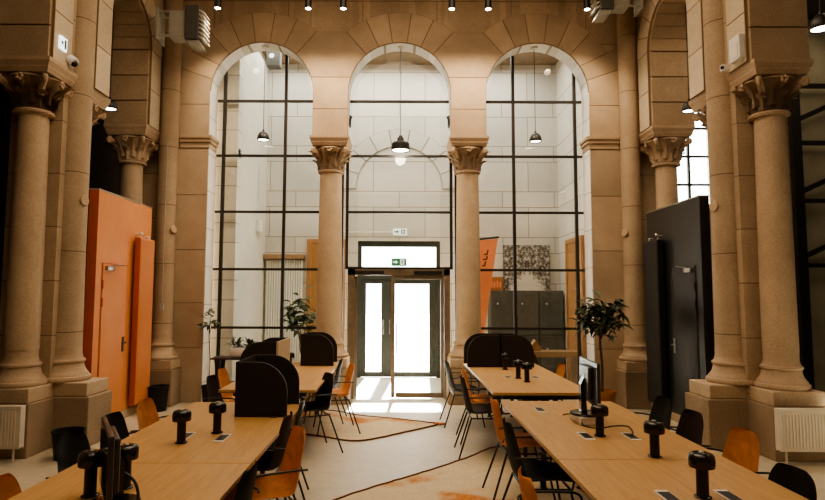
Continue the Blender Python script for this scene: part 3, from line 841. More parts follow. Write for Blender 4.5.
# ---- monitors
def monitor(loc, rz, label, w=.54, h=.325, zc=.25):
    t = thing('monitor', loc, label, 'monitor', None, rz)
    bm = NB(); box(bm, -w/2, w/2, -.012, .012, zc-h/2, zc+h/2, 0, .006); obj('screen_housing', bm, 'screen', t)
    bm = NB(); box(bm, -w/2+.012, w/2-.012, -.0135, -.0125, zc-h/2+.02, zc+h/2-.012); obj('display', bm, 'screen_lit', t)
    bm = NB(); box(bm, -.15, .15, .012, .045, zc-.12, zc+.12, 0, .012); obj('rear_cover', bm, 'screen', t)
    bm = NB(); box(bm, .17, .19, .0125, .016, zc-.05, zc+.06); obj('rear_label', bm, 'cream', t)
    bm = NB(); prism(bm, [(.03, .02), (.075, .02), (.075, zc-.02), (.045, zc+.04)], lambda u, v, d: (d, u, v), -.035, .035); obj('stand_neck', bm, 'gloss', t)
    bm = NB(); lathe(bm, [(.118, 0), (.12, .006), (.115, .016), (.04, .022)], 32, (0, .035, 0)); obj('stand_base', bm, 'gloss', t, 40)
    return t
monitor((1.47, 4.53, TH+.062), R(86), 'black monitor on a white box in the right row, seen from behind')
bm = NB(); box(bm, -.085, .085, -.13, .13, 0, .055, 0, .006)
t = thing('box', (1.445, 4.55, TH+.002), 'flat white box with cables under the right monitor', 'box')
obj('carton', bm, 'white', t); bm = NB(); box(bm, -.088, .088, -.133, .133, .040, .058, 0, .004); obj('lid', bm, 'cream', t)
monitor((-1.335, 2.72, TH+.001), R(-59.5), 'black monitor seen edge-on at lower left of the left row', .48, .30, .21)
def cable(pts, r, label, nm='cable', cat='cable', mat='cable'):
    bm = NB(); tube(bm, smooth_pts(pts, 6), r, 8)
    return tag(obj(nm, bm, mat, None, 60), label, cat)
cable([(1.40, 4.45, TH+.05), (1.37, 4.40, TH+.01), (1.45, 4.30, TH+.008), (1.55, 4.27, TH+.03), (1.63, 4.22, TH+.04), (1.64, 4.15, TH+.02), (1.60, 4.06, TH+.012)], .005, 'black cable running from the white box to the outlet on the right row')
cable([(1.52, 4.62, TH+.03), (1.56, 4.68, TH+.008), (1.40, 4.82, TH+.006), (1.33, 4.78, TH+.006)], .004, 'thin brown cable trailing left behind the white box', mat='rope')
cable([(-1.36, 2.78, TH+.10), (-1.28, 2.74, TH+.15), (-1.20, 2.72, TH+.11), (-1.17, 2.68, TH+.03), (-1.22, 2.60, TH+.01), (-1.30, 2.58, TH+.008)], .007, 'black cable looping out behind the edge-on monitor at lower left')

# ---- partitions with doors in the arcade bays
def partition(s, zt, mat, matd, label, radlabel):
    t = thing('partition', (s*3.80, 8.05, 0), label, 'partition', None, 0, 'thing')
    fx = lambda u, z, d: (s*d, u, z)
    y0, y1, zb = -.78, .80, .115
    bm = NB(); x0, x1 = sorted((0, s*.12)); box(bm, x0, x1, y0+.003, y1, zb, zt, 0, .004); obj('wall_panel', bm, mat, t)
    bm = NB(); box(bm, x0, x1, y0-.004, y0+.0025, zb, zt); obj('end_face', bm, matd, t)
    bm = NB(); xx = sorted((-s*.006, s*.126)); box(bm, xx[0], xx[1], y0-.006, y1, zt, zt+.018); obj('top_cap', bm, 'steel', t)
    bm = NB(); xx = sorted((-s*.01, s*.13)); box(bm, xx[0], xx[1], y0+.01, y1, 0, zb); obj('stone_step', bm, 'stone', t)
    bm = NB(); xx = sorted((-s*.012, 0)); box(bm, xx[0], xx[1], y0+.16, y0+.82, zb+.01, 2.10, 0, .003)
    d = obj('door', bm, mat, t)
    bm = NB(); xx = sorted((-s*.006, 0))
    for a, b, c, e in ((y0+.145, y0+.157, zb, 2.115), (y0+.823, y0+.835, zb, 2.115), (y0+.145, y0+.835, 2.103, 2.115)): box(bm, xx[0], xx[1], a, b, c, e)
    obj('door_gap', bm, matd, t)
    bm = NB(); tube(bm, [(-s*.012, y0+.76, 1.05), (-s*.06, y0+.76, 1.05), (-s*.06, y0+.65, 1.05)], .010); box(bm, *sorted((-s*.02, -s*.012)), y0+.735, y0+.785, .93, 1.13)
    obj('handle', bm, 'black' if mat == 'orange' else 'steel', d, 40)
    bm = NB(); box(bm, *sorted((-s*.055, -s*.012)), y0+.20, y0+.38, 2.02, 2.075, 0, .004); tube(bm, [(-s*.05, y0+.30, 2.08), (-s*.03, y0+.62, 2.115)], .007)
    obj('door_closer', bm, 'steel', d, 40)
    bm = NB()
    for z in (1.78, 1.55, .45): tube(bm, [(-s*.016, y0+.155, z), (-s*.016, y0+.155, z+.11)], .012)
    obj('hinge', bm, matd if mat == 'orange' else 'black', d)
    # tall flat radiator hung on the partition
    rt = thing('tall_radiator', (s*3.795, 8.46, 0), radlabel, 'radiator')
    bm = NB(); xx = sorted((-s*.03, -s*.115)); box(bm, xx[0], xx[1], -.22, .235, .17, 2.52, 0, .005); o = obj('casing', bm, mat, rt)
    bm = NB(); box(bm, xx[0]+.004, xx[1]-.004, -.226, -.2205, .175, 2.515); obj('side_face', bm, matd, rt)  # thin sheet, painted darker for the shade on this side
    bm = NB()
    for k in range(26):
        y = -.205+k*.0168; xq = sorted((-s*.115, -s*.122)); box(bm, xq[0], xq[1], y, y+.011, .19, 2.50)
    obj('ribs', bm, mat, rt)
    bm = NB(); tube(bm, [(-s*.07, -.15, 2.52), (-s*.07, -.15, 2.575), (-s*.005, -.15, 2.575)], .012); tube(bm, [(-s*.07, .14, 2.52), (-s*.07, .14, 2.56), (-s*.005, .14, 2.56)], .012); bmesh.ops.create_uvsphere(bm, u_segments=12, v_segments=8, radius=.026, matrix=Matrix.Translation((-s*.085, -.15, 2.58)))
    obj('valve', bm, 'cream' if s < 0 else 'steel', rt, 50)
    bm = NB()
    for z in (.4, 2.3):
        xx = sorted((0, -s*.03)); box(bm, xx[0], xx[1], -.03, .03, z-.03, z+.03)
    obj('wall_bracket', bm, matd, rt)
partition(-1, 3.03, 'orange', 'orange_dk', 'orange partition wall with a flush door filling the left arcade bay', 'tall narrow orange radiator on the orange partition')
partition(1, 2.97, 'blackpaint', 'black', 'black partition wall with a flush door filling the right arcade bay', 'tall narrow black radiator on the black partition')

# ---- panel radiators on the foreground pedestals
def radiator(x0, x1, y, label):
    t = thing('radiator', ((x0+x1)/2, y, 0), label, 'radiator', 'white panel radiators'); w = (x1-x0)/2
    bm = NB(); box(bm, -w, w, -.012, .0, .14, .55, 0, .004)
    n = int(2*w/.034)
    for k in range(n):
        xx = -w+.03+k*(2*w-.06)/n; box(bm, xx, xx+.018, -.020, -.012, .17, .52, 0, .003)
    obj('front_panel', bm, 'rad', t)
    bm = NB(); box(bm, -w, w, .055, .065, .14, .55); obj('rear_panel', bm, 'rad', t)
    for s in (-1, 1):
        bm = NB(); a, b = sorted((s*(w-.006), s*(w+.002))); box(bm, a, b, -.012, .066, .15, .56, 0, .002); obj('side_cover', bm, 'rad', t)
    bm = NB(); box(bm, -w, w, -.010, .066, .552, .565)
    for k in range(int(2*w/.03)): box(bm, -w+.01+k*.03, -w+.02+k*.03, -.004, .06, .565, .567)
    obj('top_grille', bm, 'rad', t)
    for s in (-1, 1):
        bm = NB(); a = s*(w-.08); tube(bm, [(a, .03, .14), (a, .03, .0)], .012); obj('foot_pipe', bm, 'rad', t)
radiator(-4.75, -3.84, 6.02, 'white panel radiator on the left before the foreground pedestal')
radiator(3.87, 4.78, 6.02, 'white panel radiator on the right before the foreground pedestal')

# ---- bins
def bin_(x, y, r, h, label):
    t = thing('waste_bin', (x, y, 0), label, 'bin', 'black waste bins by the pedestals')
    bm = NB(); lathe(bm, [(r*.80, 0), (r*.82, .01), (r, h), (r-.008, h), (r*.80-.006, .02), (.01, .02)], 32, cap=False); obj('body', bm, 'bin', t, 40)
    bm = NB(); lathe(bm, [(r-.006, h-.012), (r+.008, h-.012), (r+.008, h+.004), (r-.006, h+.004), (r-.006, h-.012)], 32, cap=False); obj('rim', bm, 'bin', t, 40)
bin_(-3.45, 6.20, .155, .29, 'black bin behind the chair at the foot of the left foreground pedestal')
bin_(-3.55, 8.72, .145, .36, 'black bin under the far end of the orange radiator')

# ---- rugs
def rug(nm, pts, label):
    t = thing(nm, (0, 0, 0), label, 'rug')
    P = [Vector((a, b, 0)) for a, b in pts]; P = smooth_pts([P[-1]]+P+[P[0], P[1]], 7)[7:-7]
    # ring closed
    bm = NB(); vs = [bm.verts.new((p.x, p.y, .007)) for p in P]; vb = [bm.verts.new((p.x, p.y, .001)) for p in P]
    bm.faces.new(vs); bm.faces.new(vb[::-1]); n = len(P)
    for i in range(n): bm.faces.new((vs[i], vb[i], vb[(i+1) % n], vs[(i+1) % n]))
    obj('pile', bm, 'rug', t)
    bm = NB(); tube(bm, [(p.x+random.uniform(-.006, .006), p.y+random.uniform(-.006, .006), .010) for p in P]+[(P[0].x, P[0].y, .010)], .010, 6)
    obj('rope_border', bm, 'rope', t, 60); return t
t = rug('rug', [(-2.2, 7.75), (-1.5, 7.42), (-.95, 7.17), (-.60, 6.96), (-.35, 7.0), (.02, 7.33), (.52, 7.83), (.36, 7.97), (-.12, 8.22), (-.575, 8.41), (-1.1, 8.78), (-2.0, 8.72)], 'cream and orange rug with a dark rope edge under the far left desk')
bm = NB()
for k in range(7):
    a = k*.9; tube(bm, [(.545, 7.845, .012), (.545+.06*cos(a), 7.845+.05*sin(a), .02), (.545+.085*cos(a+.3), 7.845+.075*sin(a+.3), .012)], .012, 6, r1=.006)
obj('tassel', bm, 'rope_or', t)
rug('rug', [(-.75, 4.55), (-.524, 4.964), (-.163, 5.351), (.31, 5.806), (.759, 6.289), (1.10, 6.68), (1.6, 6.75), (2.15, 6.2), (2.3, 4.8), (2.0, 3.2), (1.2, 2.35), (.2, 2.4), (-.6, 3.2)], 'large cream and orange rug with a dark rope edge under the right desks and aisle')

# ---- plants
def leaf(bm, base, d, ln, w, droop, roll=0):
    d = Vector(d).normalized(); side = d.cross(Vector((0, 0, 1)))
    if side.length < .1: side = Vector((1, 0, 0))
    side.normalize(); side = (Matrix.Rotation(roll, 3, d) @ side)
    p = Vector(base); prev = None; n = 6
    for i in range(n+1):
        t = i/n; ww = w*sin(pi*min(1, .06+.94*t)**.8)*.5+.001
        up = side.cross(d)
        row = [bm.verts.new(p-side*ww+up*ww*.3), bm.verts.new(p), bm.verts.new(p+side*ww+up*ww*.3)]
        if prev:
            for k in range(2): bm.faces.new((prev[k], prev[k+1], row[k+1], row[k]))
        prev = row; p = p+d*(ln/n); d = (d+Vector((0, 0, -droop/n))).normalized()
def pot_bm(r, h):
    bm = NB(); lathe(bm, [(r*.72, 0), (r*.76, .01), (r*.97, h*.85), (r*1.03, h*.86), (r*1.03, h), (r*.92, h), (r*.86, h*.80), (.01, h*.80)], 32, cap=False); return bm
def plant(loc, potr, poth, pm, zf0, zf1, fr, nleaf, ln, w, lm, label, trunk=.016, nm='potted_plant', branches=5):
    rnd = random.Random(int(loc[0]*100)+nleaf)
    t = thing(nm, loc, label, 'plant')
    obj('pot', pot_bm(potr, poth), pm, t, 40)
    bm = NB(); lathe(bm, [(potr*.85, poth*.79), (potr*.4, poth*.83), (.005, poth*.84)], 20, cap=False); obj('soil', bm, 'soil', t)
    bm = NB(); lv = NB(); tips = []
    zc = (zf0+zf1)/2
    tube(bm, smooth_pts([(0, 0, poth*.7), (.015, .01, (poth+zf0)/2), (-.01, 0, zf0), (0, 0, zc)], 4), trunk, 8, r1=trunk*.7)
    for k in range(branches):
        a = 2*pi*k/branches+rnd.uniform(-.3, .3); e = Vector((fr*.55*cos(a), fr*.55*sin(a), zc+rnd.uniform(-.2, .75)*(zf1-zc)))
        tube(bm, smooth_pts([(0, 0, zf0+.05), Vector((0, 0, zf0+.1)).lerp(e, .5)+Vector((0, 0, .05)), e], 3), trunk*.5, 6, r1=trunk*.3); tips.append(e)
    tips.append(Vector((0, 0, zf1-.12)))
    for k in range(nleaf):
        b = rnd.choice(tips)+Vector((rnd.gauss(0, fr*.16), rnd.gauss(0, fr*.16), rnd.gauss(0, (zf1-zf0)*.12)))
        a = rnd.uniform(0, 2*pi); el = rnd.uniform(-.3, .9)
        leaf(lv, b, (cos(a)*cos(el), sin(a)*cos(el), sin(el)), ln*rnd.uniform(.7, 1.15), w*rnd.uniform(.8, 1.2), rnd.uniform(.7, 1.7), rnd.uniform(-.5, .5))
    obj('trunk', bm, 'trunk', t, 60); obj('foliage', lv, lm, t, 60)
    return t
plant((2.97, 8.60, 0), .19, .34, 'pot', 1.02, 1.58, .37, 240, .25, .060, 'leaf', 'dark leafy potted tree on a thin trunk beside the right corner pedestal', .022, 'potted_tree', 7)
plant((-1.80, 10.75, 0), .17, .45, 'cream', .75, 1.66, .34, 110, .25, .085, 'leaf2', 'broad-leaved plant behind the glass left of the left column', .014, 'potted_plant', 7)
plant((-2.98, 9.22, 0), .10, .30, 'bin', 1.05, 1.48, .14, 22, .16, .06, 'leaf2', 'thin upright plant in the corner at the left arch jamb', .008, 'potted_plant', 4)

# ---- console table with planter in front of the left glazing
t = thing('console_table', (-2.42, 9.15, 0), 'narrow dark console table in front of the left glazing', 'table')
bm = NB(); box(bm, -.46, .46, -.18, .18, .715, .745, 0, .004); obj('table_top', bm, 'brownshell', t)
for sx in (-1, 1):
    for sy in (-1, 1):
        bm = NB(); lathe(bm, [(.020, 0), (.026, .03), (.040, .60), (.055, .715)], 16, (sx*.36, sy*.12, 0)); obj('leg', bm, 'black', t, 40)
t = thing('planter', (-2.42, 9.15, .746), 'white trough planter with low plants on the console table', 'planter')
bm = NB(); box(bm, -.20, .20, -.085, .085, 0, .15, 0, .03); obj('trough', bm, 'cream', t, 40)
bm = NB(); box(bm, -.17, .17, -.06, .06, .1505, .153); obj('soil', bm, 'soil', t)
lv = NB(); rnd = random.Random(4)
for cx_, n, hh in ((-.11, 26, .12), (.10, 34, .10)):
    for k in range(n):
        a = rnd.uniform(0, 6.28); el = rnd.uniform(.1, 1.3)
        leaf(lv, (cx_+rnd.gauss(0, .03), rnd.gauss(0, .02), .153+rnd.uniform(0, .06)), (cos(a)*cos(el), sin(a)*cos(el), sin(el)), hh*rnd.uniform(.8, 1.5), .045, rnd.uniform(.6, 1.6), 0)
obj('foliage', lv, 'leaf2', t, 60)

# ---- lobby furnishings behind the glass
t = thing('slatted_radiator', (-2.40, VB-.06, 0), 'tall pale slatted radiator behind the left glazing', 'radiator')
bm = NB(); box(bm, -.38, .38, -.02, .06, .25, 2.42); obj('backing', bm, 'cream', t)
bm = NB()
for k in range(15): tube(bm, [(-.355+k*.0507, -.04, .22), (-.355+k*.0507, -.04, 2.44)], .019, 8)
obj('slats', bm, 'cream', t, 60)
bm = NB(); box(bm, -.42, .42, -.16, .06, 2.46, 2.56, 0, .01); obj('top_shelf', bm, 'bench', t)
for i, lab in enumerate(('dark grey cabinet left of the three behind the right glazing, beside the orange banner', 'dark grey cabinet in the middle of three under the black and white picture', 'dark grey cabinet right of the three, next to the wooden lobby door')):
    t = thing('cabinet', (1.86+.245+i*.495, 12.0, 0), lab, 'cabinet', 'dark grey cabinets behind the right glazing')
    bm = NB(); box(bm, -.243, .243, -.18, .2, 0, 1.82, 0, .004); obj('carcass', bm, 'greydark', t)
    for z0, z1 in ((.06, .90), (.93, 1.80)):
        bm = NB(); box(bm, -.232, .232, -.20, -.182, z0, z1, 0, .004); d = obj('door', bm, 'greydark', t)
        bm = NB(); bmesh.ops.create_uvsphere(bm, u_segments=12, v_segments=8, radius=.022, matrix=Matrix.Translation((-.10, -.21, z1-.25))); obj('knob', bm, 'steel', d, 50)
def photo_mat():
    m, nt, b = newmat('black_and_white_print')
    tc = nd(nt, 'ShaderNodeTexCoord'); sp = nd(nt, 'ShaderNodeSeparateXYZ'); nt.links.new(tc.outputs['Object'], sp.inputs[0])
    ax = mth(nt, 'ABSOLUTE', sp.outputs[0])
    cb = nd(nt, 'ShaderNodeCombineXYZ'); nt.links.new(ax, cb.inputs[0]); nt.links.new(sp.outputs[2], cb.inputs[2])
    f = noise(nt, 13, 5, .75, cb.outputs[0])
    floor_ = mth(nt, 'SUBTRACT', mth(nt, 'MULTIPLY', mth(nt, 'SUBTRACT', .48, sp.outputs[2]), .9), ax)
    k = mth(nt, 'ADD', f, mth(nt, 'MULTIPLY', mth(nt, 'MAXIMUM', mth(nt, 'MINIMUM', floor_, .14), -.05), 1.0))
    nt.links.new(ramp(nt, k, [(.36, (.02, .02, .018)), (.47, (.20, .19, .17)), (.56, (.60, .57, .51))]), b.inputs['Base Color']); b.inputs['Roughness'].default_value = .4
    return m
M['photo'] = photo_mat()
t = thing('picture', (2.68, 12.14, 1.822), 'black and white picture print standing on the dark grey cabinets', 'picture')
bm = NB(); box(bm, -.485, .485, -.015, .015, 0, .95); obj('print', bm, 'photo', t)
bm = NB(); box(bm, -.49, .49, .016, .03, 0, .955); obj('backing', bm, 'black', t)
t = thing('picture', (2.02, 12.08, 1.822), 'small orange picture half hidden behind the orange banner', 'picture')
bm = NB(); box(bm, -.15, .15, -.01, .01, 0, .28); obj('frame', bm, 'pot', t)
bm = NB()
for k in range(4): box(bm, -.11+k*.06, -.075+k*.06, -.013, -.011, .06, .20-.03*(k % 2))
obj('print', bm, 'banner', t)
t = thing('banner', (1.60, 11.05, 0), 'orange flag banner leaning in the lobby just right of the right column', 'banner')
bm = NB(); prism(bm, [(-.32, .25), (-.10, .25), (.29, 2.80), (-.32, 2.74)], lambda u, v, d: (u, d, v), -.004, .004); obj('fabric', bm, 'banner', t)
bm = NB(); tube(bm, [(-.34, 0, 2.76), (.31, 0, 2.83)], .02); tube(bm, [(-.34, 0, .02), (-.34, 0, 2.76)], .012); obj('pole', bm, 'black', t)
bm = NB(); box(bm, -.46, -.1, -.15, .15, 0, .02); obj('foot', bm, 'black', t)
bm = NB()
for (a, b, c, e) in ((.02, 2.50, .10, 2.58), (.00, 2.40, .09, 2.46), (-.02, 2.28, .05, 2.36)):
    tube(bm, [(a, -.008, b), ((a+c)/2+.02, -.008, b), (c, -.008, e)], .012, 6)
obj('printed_mark', bm, 'black', t)
t = thing('bench_table', (2.80, 10.62, 0), 'low wooden bench table in the lobby behind the far right chairs', 'table')
bm = NB(); box(bm, -.45, .45, -.2, .2, .62, .72, 0, .006); obj('table_top', bm, 'bench', t)
for sx in (-1, 1):
    bm = NB(); box(bm, sx*.40-.03, sx*.40+.03, -.18, .18, 0, .62); obj('leg', bm, 'bench', t)
t = thing('wooden_box', (2.46, 10.60, .721), 'small wooden box with a pointed roof on the lobby bench table', 'box')
bm = NB(); prism(bm, [(-.09, 0), (.09, 0), (.09, .06), (0, .17), (-.09, .06)], lambda u, v, d: (u, d, v), -.08, .08); obj('body', bm, 'oakdoor', t)
bm = NB(); prism(bm, [(-.105, .05), (0, .185), (.105, .05), (.105, .065), (0, .20), (-.105, .065)], lambda u, v, d: (u, d, v), -.09, .09); obj('roof', bm, 'bench', t)
t = thing('wall_mounted_alarm', (-2.83, 11.5, 3.08), 'small white box on the plain lobby wall behind the left glazing', 'alarm box')
bm = NB(); box(bm, .001, .08, -.13, .13, -.12, .12, 0, .01); obj('cover', bm, 'cream', t)
bm = NB(); tube(bm, [(.015, 0, .12), (.015, 0, 1.2)], .008); obj('conduit', bm, 'cream', t)
t = thing('hanging_floodlight', (-2.45, 11.0, 6.30), 'dark box floodlight hung from the lobby ceiling behind the left arch', 'floodlight')
bm = NB(); box(bm, -.13, .13, -.1, .1, -.17, .17, 0, .01); obj('housing', bm, 'greydark', t)
bm = NB(); tube(bm, [(0, 0, .17), (0, 0, .40)], .02); obj('bracket', bm, 'greydark', t)
bm = NB(); lathe(bm, [(.05, 0), (.045, .01), (.01, .012)], 20); o = obj('lens', bm, 'signwhite', t, 0, (-.03, -.10, .03)); o.rotation_euler = (pi/2, 0, 0)
for s, lab in ((-1, 'small black cone speaker at the left edge of the middle arch'), (1, 'small black cone speaker at the right edge of the middle arch')):
    t = thing('speaker', (s*.845, 9.62, 4.66), lab, 'speaker', 'cone speakers in the middle arch')
    bm = NB(); lathe(bm, [(.035, 0), (.04, .05), (.095, .16), (.10, .17), (.085, .165)], 20); o = obj('cone', bm, 'black', t, 40); o.location = (-s*.02, 0, .08); o.rotation_euler = (0, R(180-s*28), 0)
    bm = NB(); tube(bm, [(0, 0, .03), (-s*.025, 0, .06)], .012); obj('bracket', bm, 'black', t)

# ---- signs
def exit_sign(loc, w, h, label, plate, mark, face='y', two=False):
    t = thing('exit_sign', loc, label, 'sign')
    bm = NB(); box(bm, -w/2, w/2, -.012, .012, -h/2, h/2, 0, .004); o = obj('plate', bm, plate, t)
    bm = NB(); yy = -.0125
    def pr(pts): prism(bm, pts, lambda u, v, d: (u*w, d, v*h), yy-.002, yy)
    # arrow + running figure + doorway
    pr([(-.40, .10), (-.22, .10), (-.22, .26), (-.06, 0), (-.22, -.26), (-.22, -.10), (-.40, -.10)])
    pr([(.08, -.36), (.36, -.36), (.36, .36), (.08, .36)])
    o2 = obj('pictogram', bm, mark, t)
    bm = NB()
    def pq(pts): prism(bm, pts, lambda u, v, d: (u*w, d, v*h), yy-.004, yy-.0022)
    pq([(.20+.04*cos(a), .24+.07*sin(a)) for a in [i*pi/4 for i in range(8)]])
    pq([(.16, .14), (.26, .14), (.25, -.06), (.17, -.06)]); pq([(.17, -.06), (.21, -.06), (.16, -.30), (.12, -.30)]); pq([(.21, -.06), (.25, -.06), (.32, -.28), (.28, -.30)]); pq([(.26, .12), (.33, .0), (.31, -.03), (.24, .06)])
    obj('figure', bm, plate if plate != 'signglow' else 'signdark', t)
    return t
exit_sign((.0, 9.70, 2.265), .25, .13, 'green exit sign on the bar above the glass door', 'green', 'signwhite')
t = exit_sign((.02, 12.19, 3.05), .30, .14, 'small white emergency light sign on the lobby wall over the street door', 'signwhite', 'signdark')
bm = NB(); tube(bm, [(-.15, .0, 0), (-1.5, .0, 0)], .010); obj('conduit', bm, 'cream', t)
t = exit_sign((-3.835, 6.40, 4.55), .13, .15, 'lit white sign on the left foreground pier above the capital', 'signglow', 'signdark')
t.rotation_euler = (0, 0, pi/2)
t = thing('security_camera', (-3.80, 6.56, 4.40), 'round white security camera below the lit sign on the left pier', 'camera')
bm = NB(); lathe(bm, [(.06, .06), (.062, .0), (.058, -.02), (.02, -.022)], 24); o = obj('body', bm, 'cream', t, 40); o.rotation_euler = (0, R(-50), 0)
bm = NB(); bmesh.ops.create_uvsphere(bm, u_segments=16, v_segments=10, radius=.042, matrix=Matrix.Translation((.01, -.0, -.015))); obj('lens', bm, 'gloss', t, 60)
t = thing('wall_box', (3.83, 6.36, 4.50), 'white box on the right foreground pier above the capital', 'box')
bm = NB(); box(bm, -.05, .02, -.10, .10, -.14, .14, 0, .012); obj('cover', bm, 'cream', t)
bm = NB(); box(bm, -.056, -.05, -.07, .07, -.11, .05, 0, .002); obj('front_panel', bm, 'white', t)
t = thing('security_camera', (3.80, 6.60, 4.37), 'tiny white camera beside the white box on the right pier', 'camera')
bm = NB(); box(bm, -.04, .05, -.03, .03, -.03, .04, 0, .01); obj('body', bm, 'cream', t)
bm = NB(); bmesh.ops.create_uvsphere(bm, u_segments=12, v_segments=8, radius=.022, matrix=Matrix.Translation((-.035, -.02, 0))); obj('lens', bm, 'gloss', t, 60)
# conduit with switch box on left corner
t = thing('wall_switch', (-3.66, 9.0, 1.52), 'small grey switch box with its thin cable by the left corner shaft', 'switch')
bm = NB(); box(bm, -.03, .03, -.02, .02, -.05, .05, 0, .006); obj('cover', bm, 'greybox', t)
bm = NB(); tube(bm, [(0, 0, .05), (0, 0, 2.6)], .007); obj('cable', bm, 'greybox', t)
for x, y, z, a, lab in ((-3.752, 6.84, 2.82, -76, 'small round plate on the left foreground half-round shaft'), (3.752, 6.84, 2.78, 76, 'small round plate on the right foreground half-round shaft'),
                     (-3.605, 9.20, 2.75, -70, 'small round plate on the left corner shaft'), (3.605, 9.20, 2.72, 70, 'small round plate on the right corner shaft')):
    t = thing('round_plate', (x, y, z), lab, 'plate', 'round plates on the shafts', R(-a))
    bm = NB(); lathe(bm, [(.06, 0), (.065, .008), (.06, .018), (.045, .02), (.01, .02)], 24); o = obj('disc', bm, 'stone_dk', t, 40); o.rotation_euler = (pi/2, 0, 0)

# ---- wall heaters (grey box with white fins on a bracket)
def heater(s, dz, label):
    t = thing('wall_heater', (s*3.70, 8.62, 5.82+dz), label, 'heater', 'finned units on the side walls')
    X = lambda a, b: sorted((-s*a, -s*b))
    bm = NB(); box(bm, *X(-.0, .04), -.14, .14, -.26, .24, 0, .004); tube(bm, [(-s*.03, -.11, .18), (-s*.45, -.11, .18)], .018); tube(bm, [(-s*.03, -.11, -.20), (-s*.45, -.11, -.20)], .018); tube(bm, [(-s*.03, .11, .18), (-s*.45, .11, .18)], .018); obj('bracket', bm, 'greybox', t, 40)
    bm = NB(); box(bm, *X(.20, .45), -.13, .13, -.21, .19, 0, .008); obj('control_box', bm, 'greybox', t)
    bm = NB(); box(bm, *X(.45, .66), -.16, .16, -.27, .27, 0, .012); h = obj('casing', bm, 'greydark', t)
    bm = NB()
    for k in range(7):
        z = -.22+k*.068; prism(bm, [(.66, z), (.735, z-.035), (.735, z-.022), (.66, z+.013)], lambda u, v, d: (-s*u, d, v), -.14, .14)
    obj('fins', bm, 'white', h)
    bm = NB(); prism(bm, [(.47, -.27), (.66, -.27), (.70, -.36), (.52, -.35)], lambda u, v, d: (-s*u, d, v), -.13, .13); obj('drip_plate', bm, 'greybox', t)
heater(-1, 0, 'grey bracketed heater with white fins high on the left corner')
heater(1, .50, 'grey bracketed heater mostly cut by the top edge on the right')

# ---- pendants
def pendant(loc, ztop, big, label, grp=None):
    t = thing('pendant_lamp', loc, label, 'lamp', grp)
    if big: prof = [(.15, 0), (.155, .02), (.15, .12), (.13, .145), (.06, .155), (.055, .22), (.035, .225), (.03, .26)]; rd = .135; top = .26
    else: prof = [(.098, 0), (.105, .015), (.10, .06), (.082, .11), (.05, .14), (.02, .15), (.018, .18)]; rd = .085; top = .18
    bm = NB(); lathe(bm, prof, 32, cap=False); lathe(bm, [(prof[-1][0], prof[-1][1]), (.004, prof[-1][1])], 32, cap=False); obj('lamp_shade', bm, 'black', t, 35)
    bm = NB(); lathe(bm, [(rd, .014), (rd*.6, .010), (.005, .009)], 28, cap=False); obj('diffuser', bm, 'lampglow', t)
    bm = NB(); tube(bm, [(0, 0, top), (0, 0, ztop-loc[2])], .006); obj('cord', bm, 'black', t)
    bm = NB(); lathe(bm, [(.05, 0), (.06, .01), (.06, .03)], 20, (0, 0, ztop-loc[2]-.03)); obj('ceiling_rose', bm, 'white', t, 40)
pendant((-2.29, 9.58, 4.30), 5.93, False, 'small black pendant lamp hanging in the left back arch', 'pendants in the back arches')
pendant((2.29, 9.58, 4.29), 5.93, False, 'small black pendant lamp hanging in the right back arch', 'pendants in the back arches')
pendant((.02, 9.58, 4.13), 5.93, True, 'large black pendant lamp lit in the middle arch', 'pendants in the back arches')
for s, nm in ((-1, 'left'), (1, 'right')):
    pendant((s*4.14, 8.10, 4.34), 6.1, False, 'black pendant lamp in the %s arcade arch above the partition' % nm, 'pendants in the side arches')
pendant((4.06, 5.40, 4.27), 6.1, False, 'black pendant lamp at the right edge of the picture in the foreground arch', 'pendants in the side arches')

# ---- metal staircase frame glimpsed in the right aisle
t = thing('steel_frame', (7.05, 9.75, 0), 'black steel frame with bars and braces in the dim right aisle', 'steel frame')
bm = NB(); box(bm, -.36, -.20, -.06, .06, 0, 6.0); obj('post', bm, 'black', t)
for z in (2.2, 3.3, 4.3, 5.3):
    bm = NB(); box(bm, -.2, .5, -.03, .03, z, z+.07); obj('rail', bm, 'black', t)
for z in (2.35, 3.45, 4.7):
    bm = NB(); prism(bm, [(-.2, z), (.5, z+.32), (.5, z+.41), (-.2, z+.09)], lambda u, v, d: (u, d, v), -.02, .02); obj('brace', bm, 'black', t)

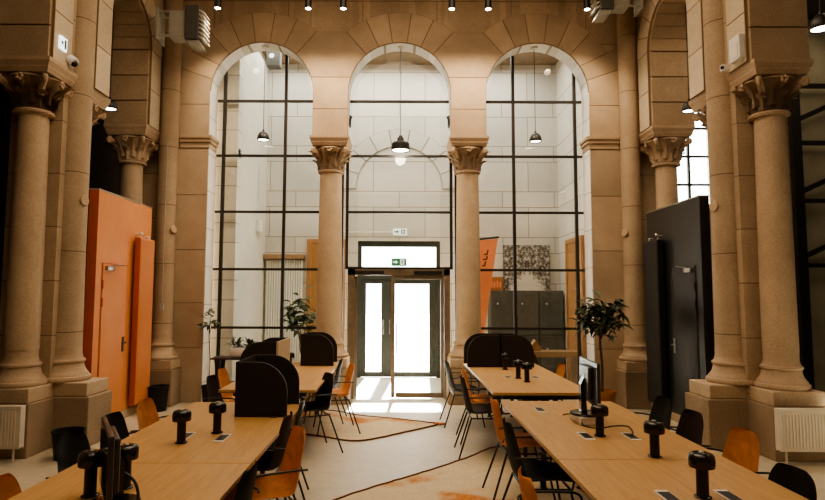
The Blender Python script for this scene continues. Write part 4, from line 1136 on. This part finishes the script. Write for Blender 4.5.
# ---- track spots along the top
SPX = (-2.80, -1.41, -.87, .80, 1.36, 2.88)
labs = ('leftmost black spotlight at the top edge, right of the finned heater', 'black spotlight at the top edge above the left column', 'black spotlight at the top edge left of the middle arch',
        'black spotlight at the top edge right of the middle arch', 'black spotlight at the top edge above the right column', 'rightmost black spotlight at the top edge above the right arch')
for x, lab in zip(SPX, labs):
    z = 6.10
    t = thing('spotlight', (x, 8.6, z), lab, 'spotlight', 'black spotlights along the top')
    bm = NB(); lathe(bm, [(.045, 0), (.05, .004), (.05, .24), (.04, .25), (.01, .25)], 24, cap=False); obj('body', bm, 'black', t, 40)
    bm = NB(); lathe(bm, [(.042, .004), (.02, .002), (.003, .002)], 20, cap=False); obj('lens', bm, 'spotglow', t)
    bm = NB(); tube(bm, [(0, 0, .25), (0, 0, ZC-z)], .01); obj('stem', bm, 'black', t)

# ================================================================== LIGHT
def light(nm, typ, loc, energy, col, rot=(0, 0, 0), **kw):
    l = bpy.data.lights.new(nm, typ); l.energy = energy; l.color = col
    for k, v in kw.items(): setattr(l, k, v)
    o = bpy.data.objects.new(nm, l); COL.objects.link(o); o.location = loc; o.rotation_euler = rot
    return o
WARM = (1.0, .78, .545)
for i, x in enumerate(SPX):
    light('spot_beam', 'SPOT', (x, 8.6, 6.06), 125, WARM, (R(14), 0, 0), spot_size=R(115), spot_blend=.9, shadow_soft_size=.06)
light('hall_light', 'AREA', (0, 5.2, 7.0), 225, WARM, (0, 0, 0), shape='RECTANGLE', size=4.5, size_y=5.0)
light('hall_light_near', 'AREA', (0, 1.8, 5.2), 65, WARM, (0, 0, 0), shape='RECTANGLE', size=5.0, size_y=4.0)
light('lobby_light', 'AREA', (0, 11.0, 6.6), 195, (1, .96, .89), (0, 0, 0), shape='RECTANGLE', size=5.6, size_y=1.8)
light('pendant_bulb', 'POINT', (.02, 9.58, 4.08), 20, (1, .85, .65), shadow_soft_size=.1)
light('aisle_light', 'AREA', (6.2, 8.0, 6.4), 60, WARM, (0, 0, 0), shape='RECTANGLE', size=2.0, size_y=3.0)
light('sun', 'SUN', (0, 20, 10), 80, (1, .98, .94), (R(-53), 0, R(-3)), angle=R(2))
w = bpy.data.worlds.new('world'); scn.world = w; w.use_nodes = True
bg = w.node_tree.nodes['Background']; bg.inputs[0].default_value = (.93, .97, 1, 1); bg.inputs[1].default_value = 9.0
scn.view_settings.view_transform = 'AgX'
scn.view_settings.look = 'AgX - Medium High Contrast'
scn.view_settings.exposure = .22
scn.cycles.max_bounces = 8; scn.cycles.transparent_max_bounces = 12
scn.cycles.sample_clamp_indirect = 6
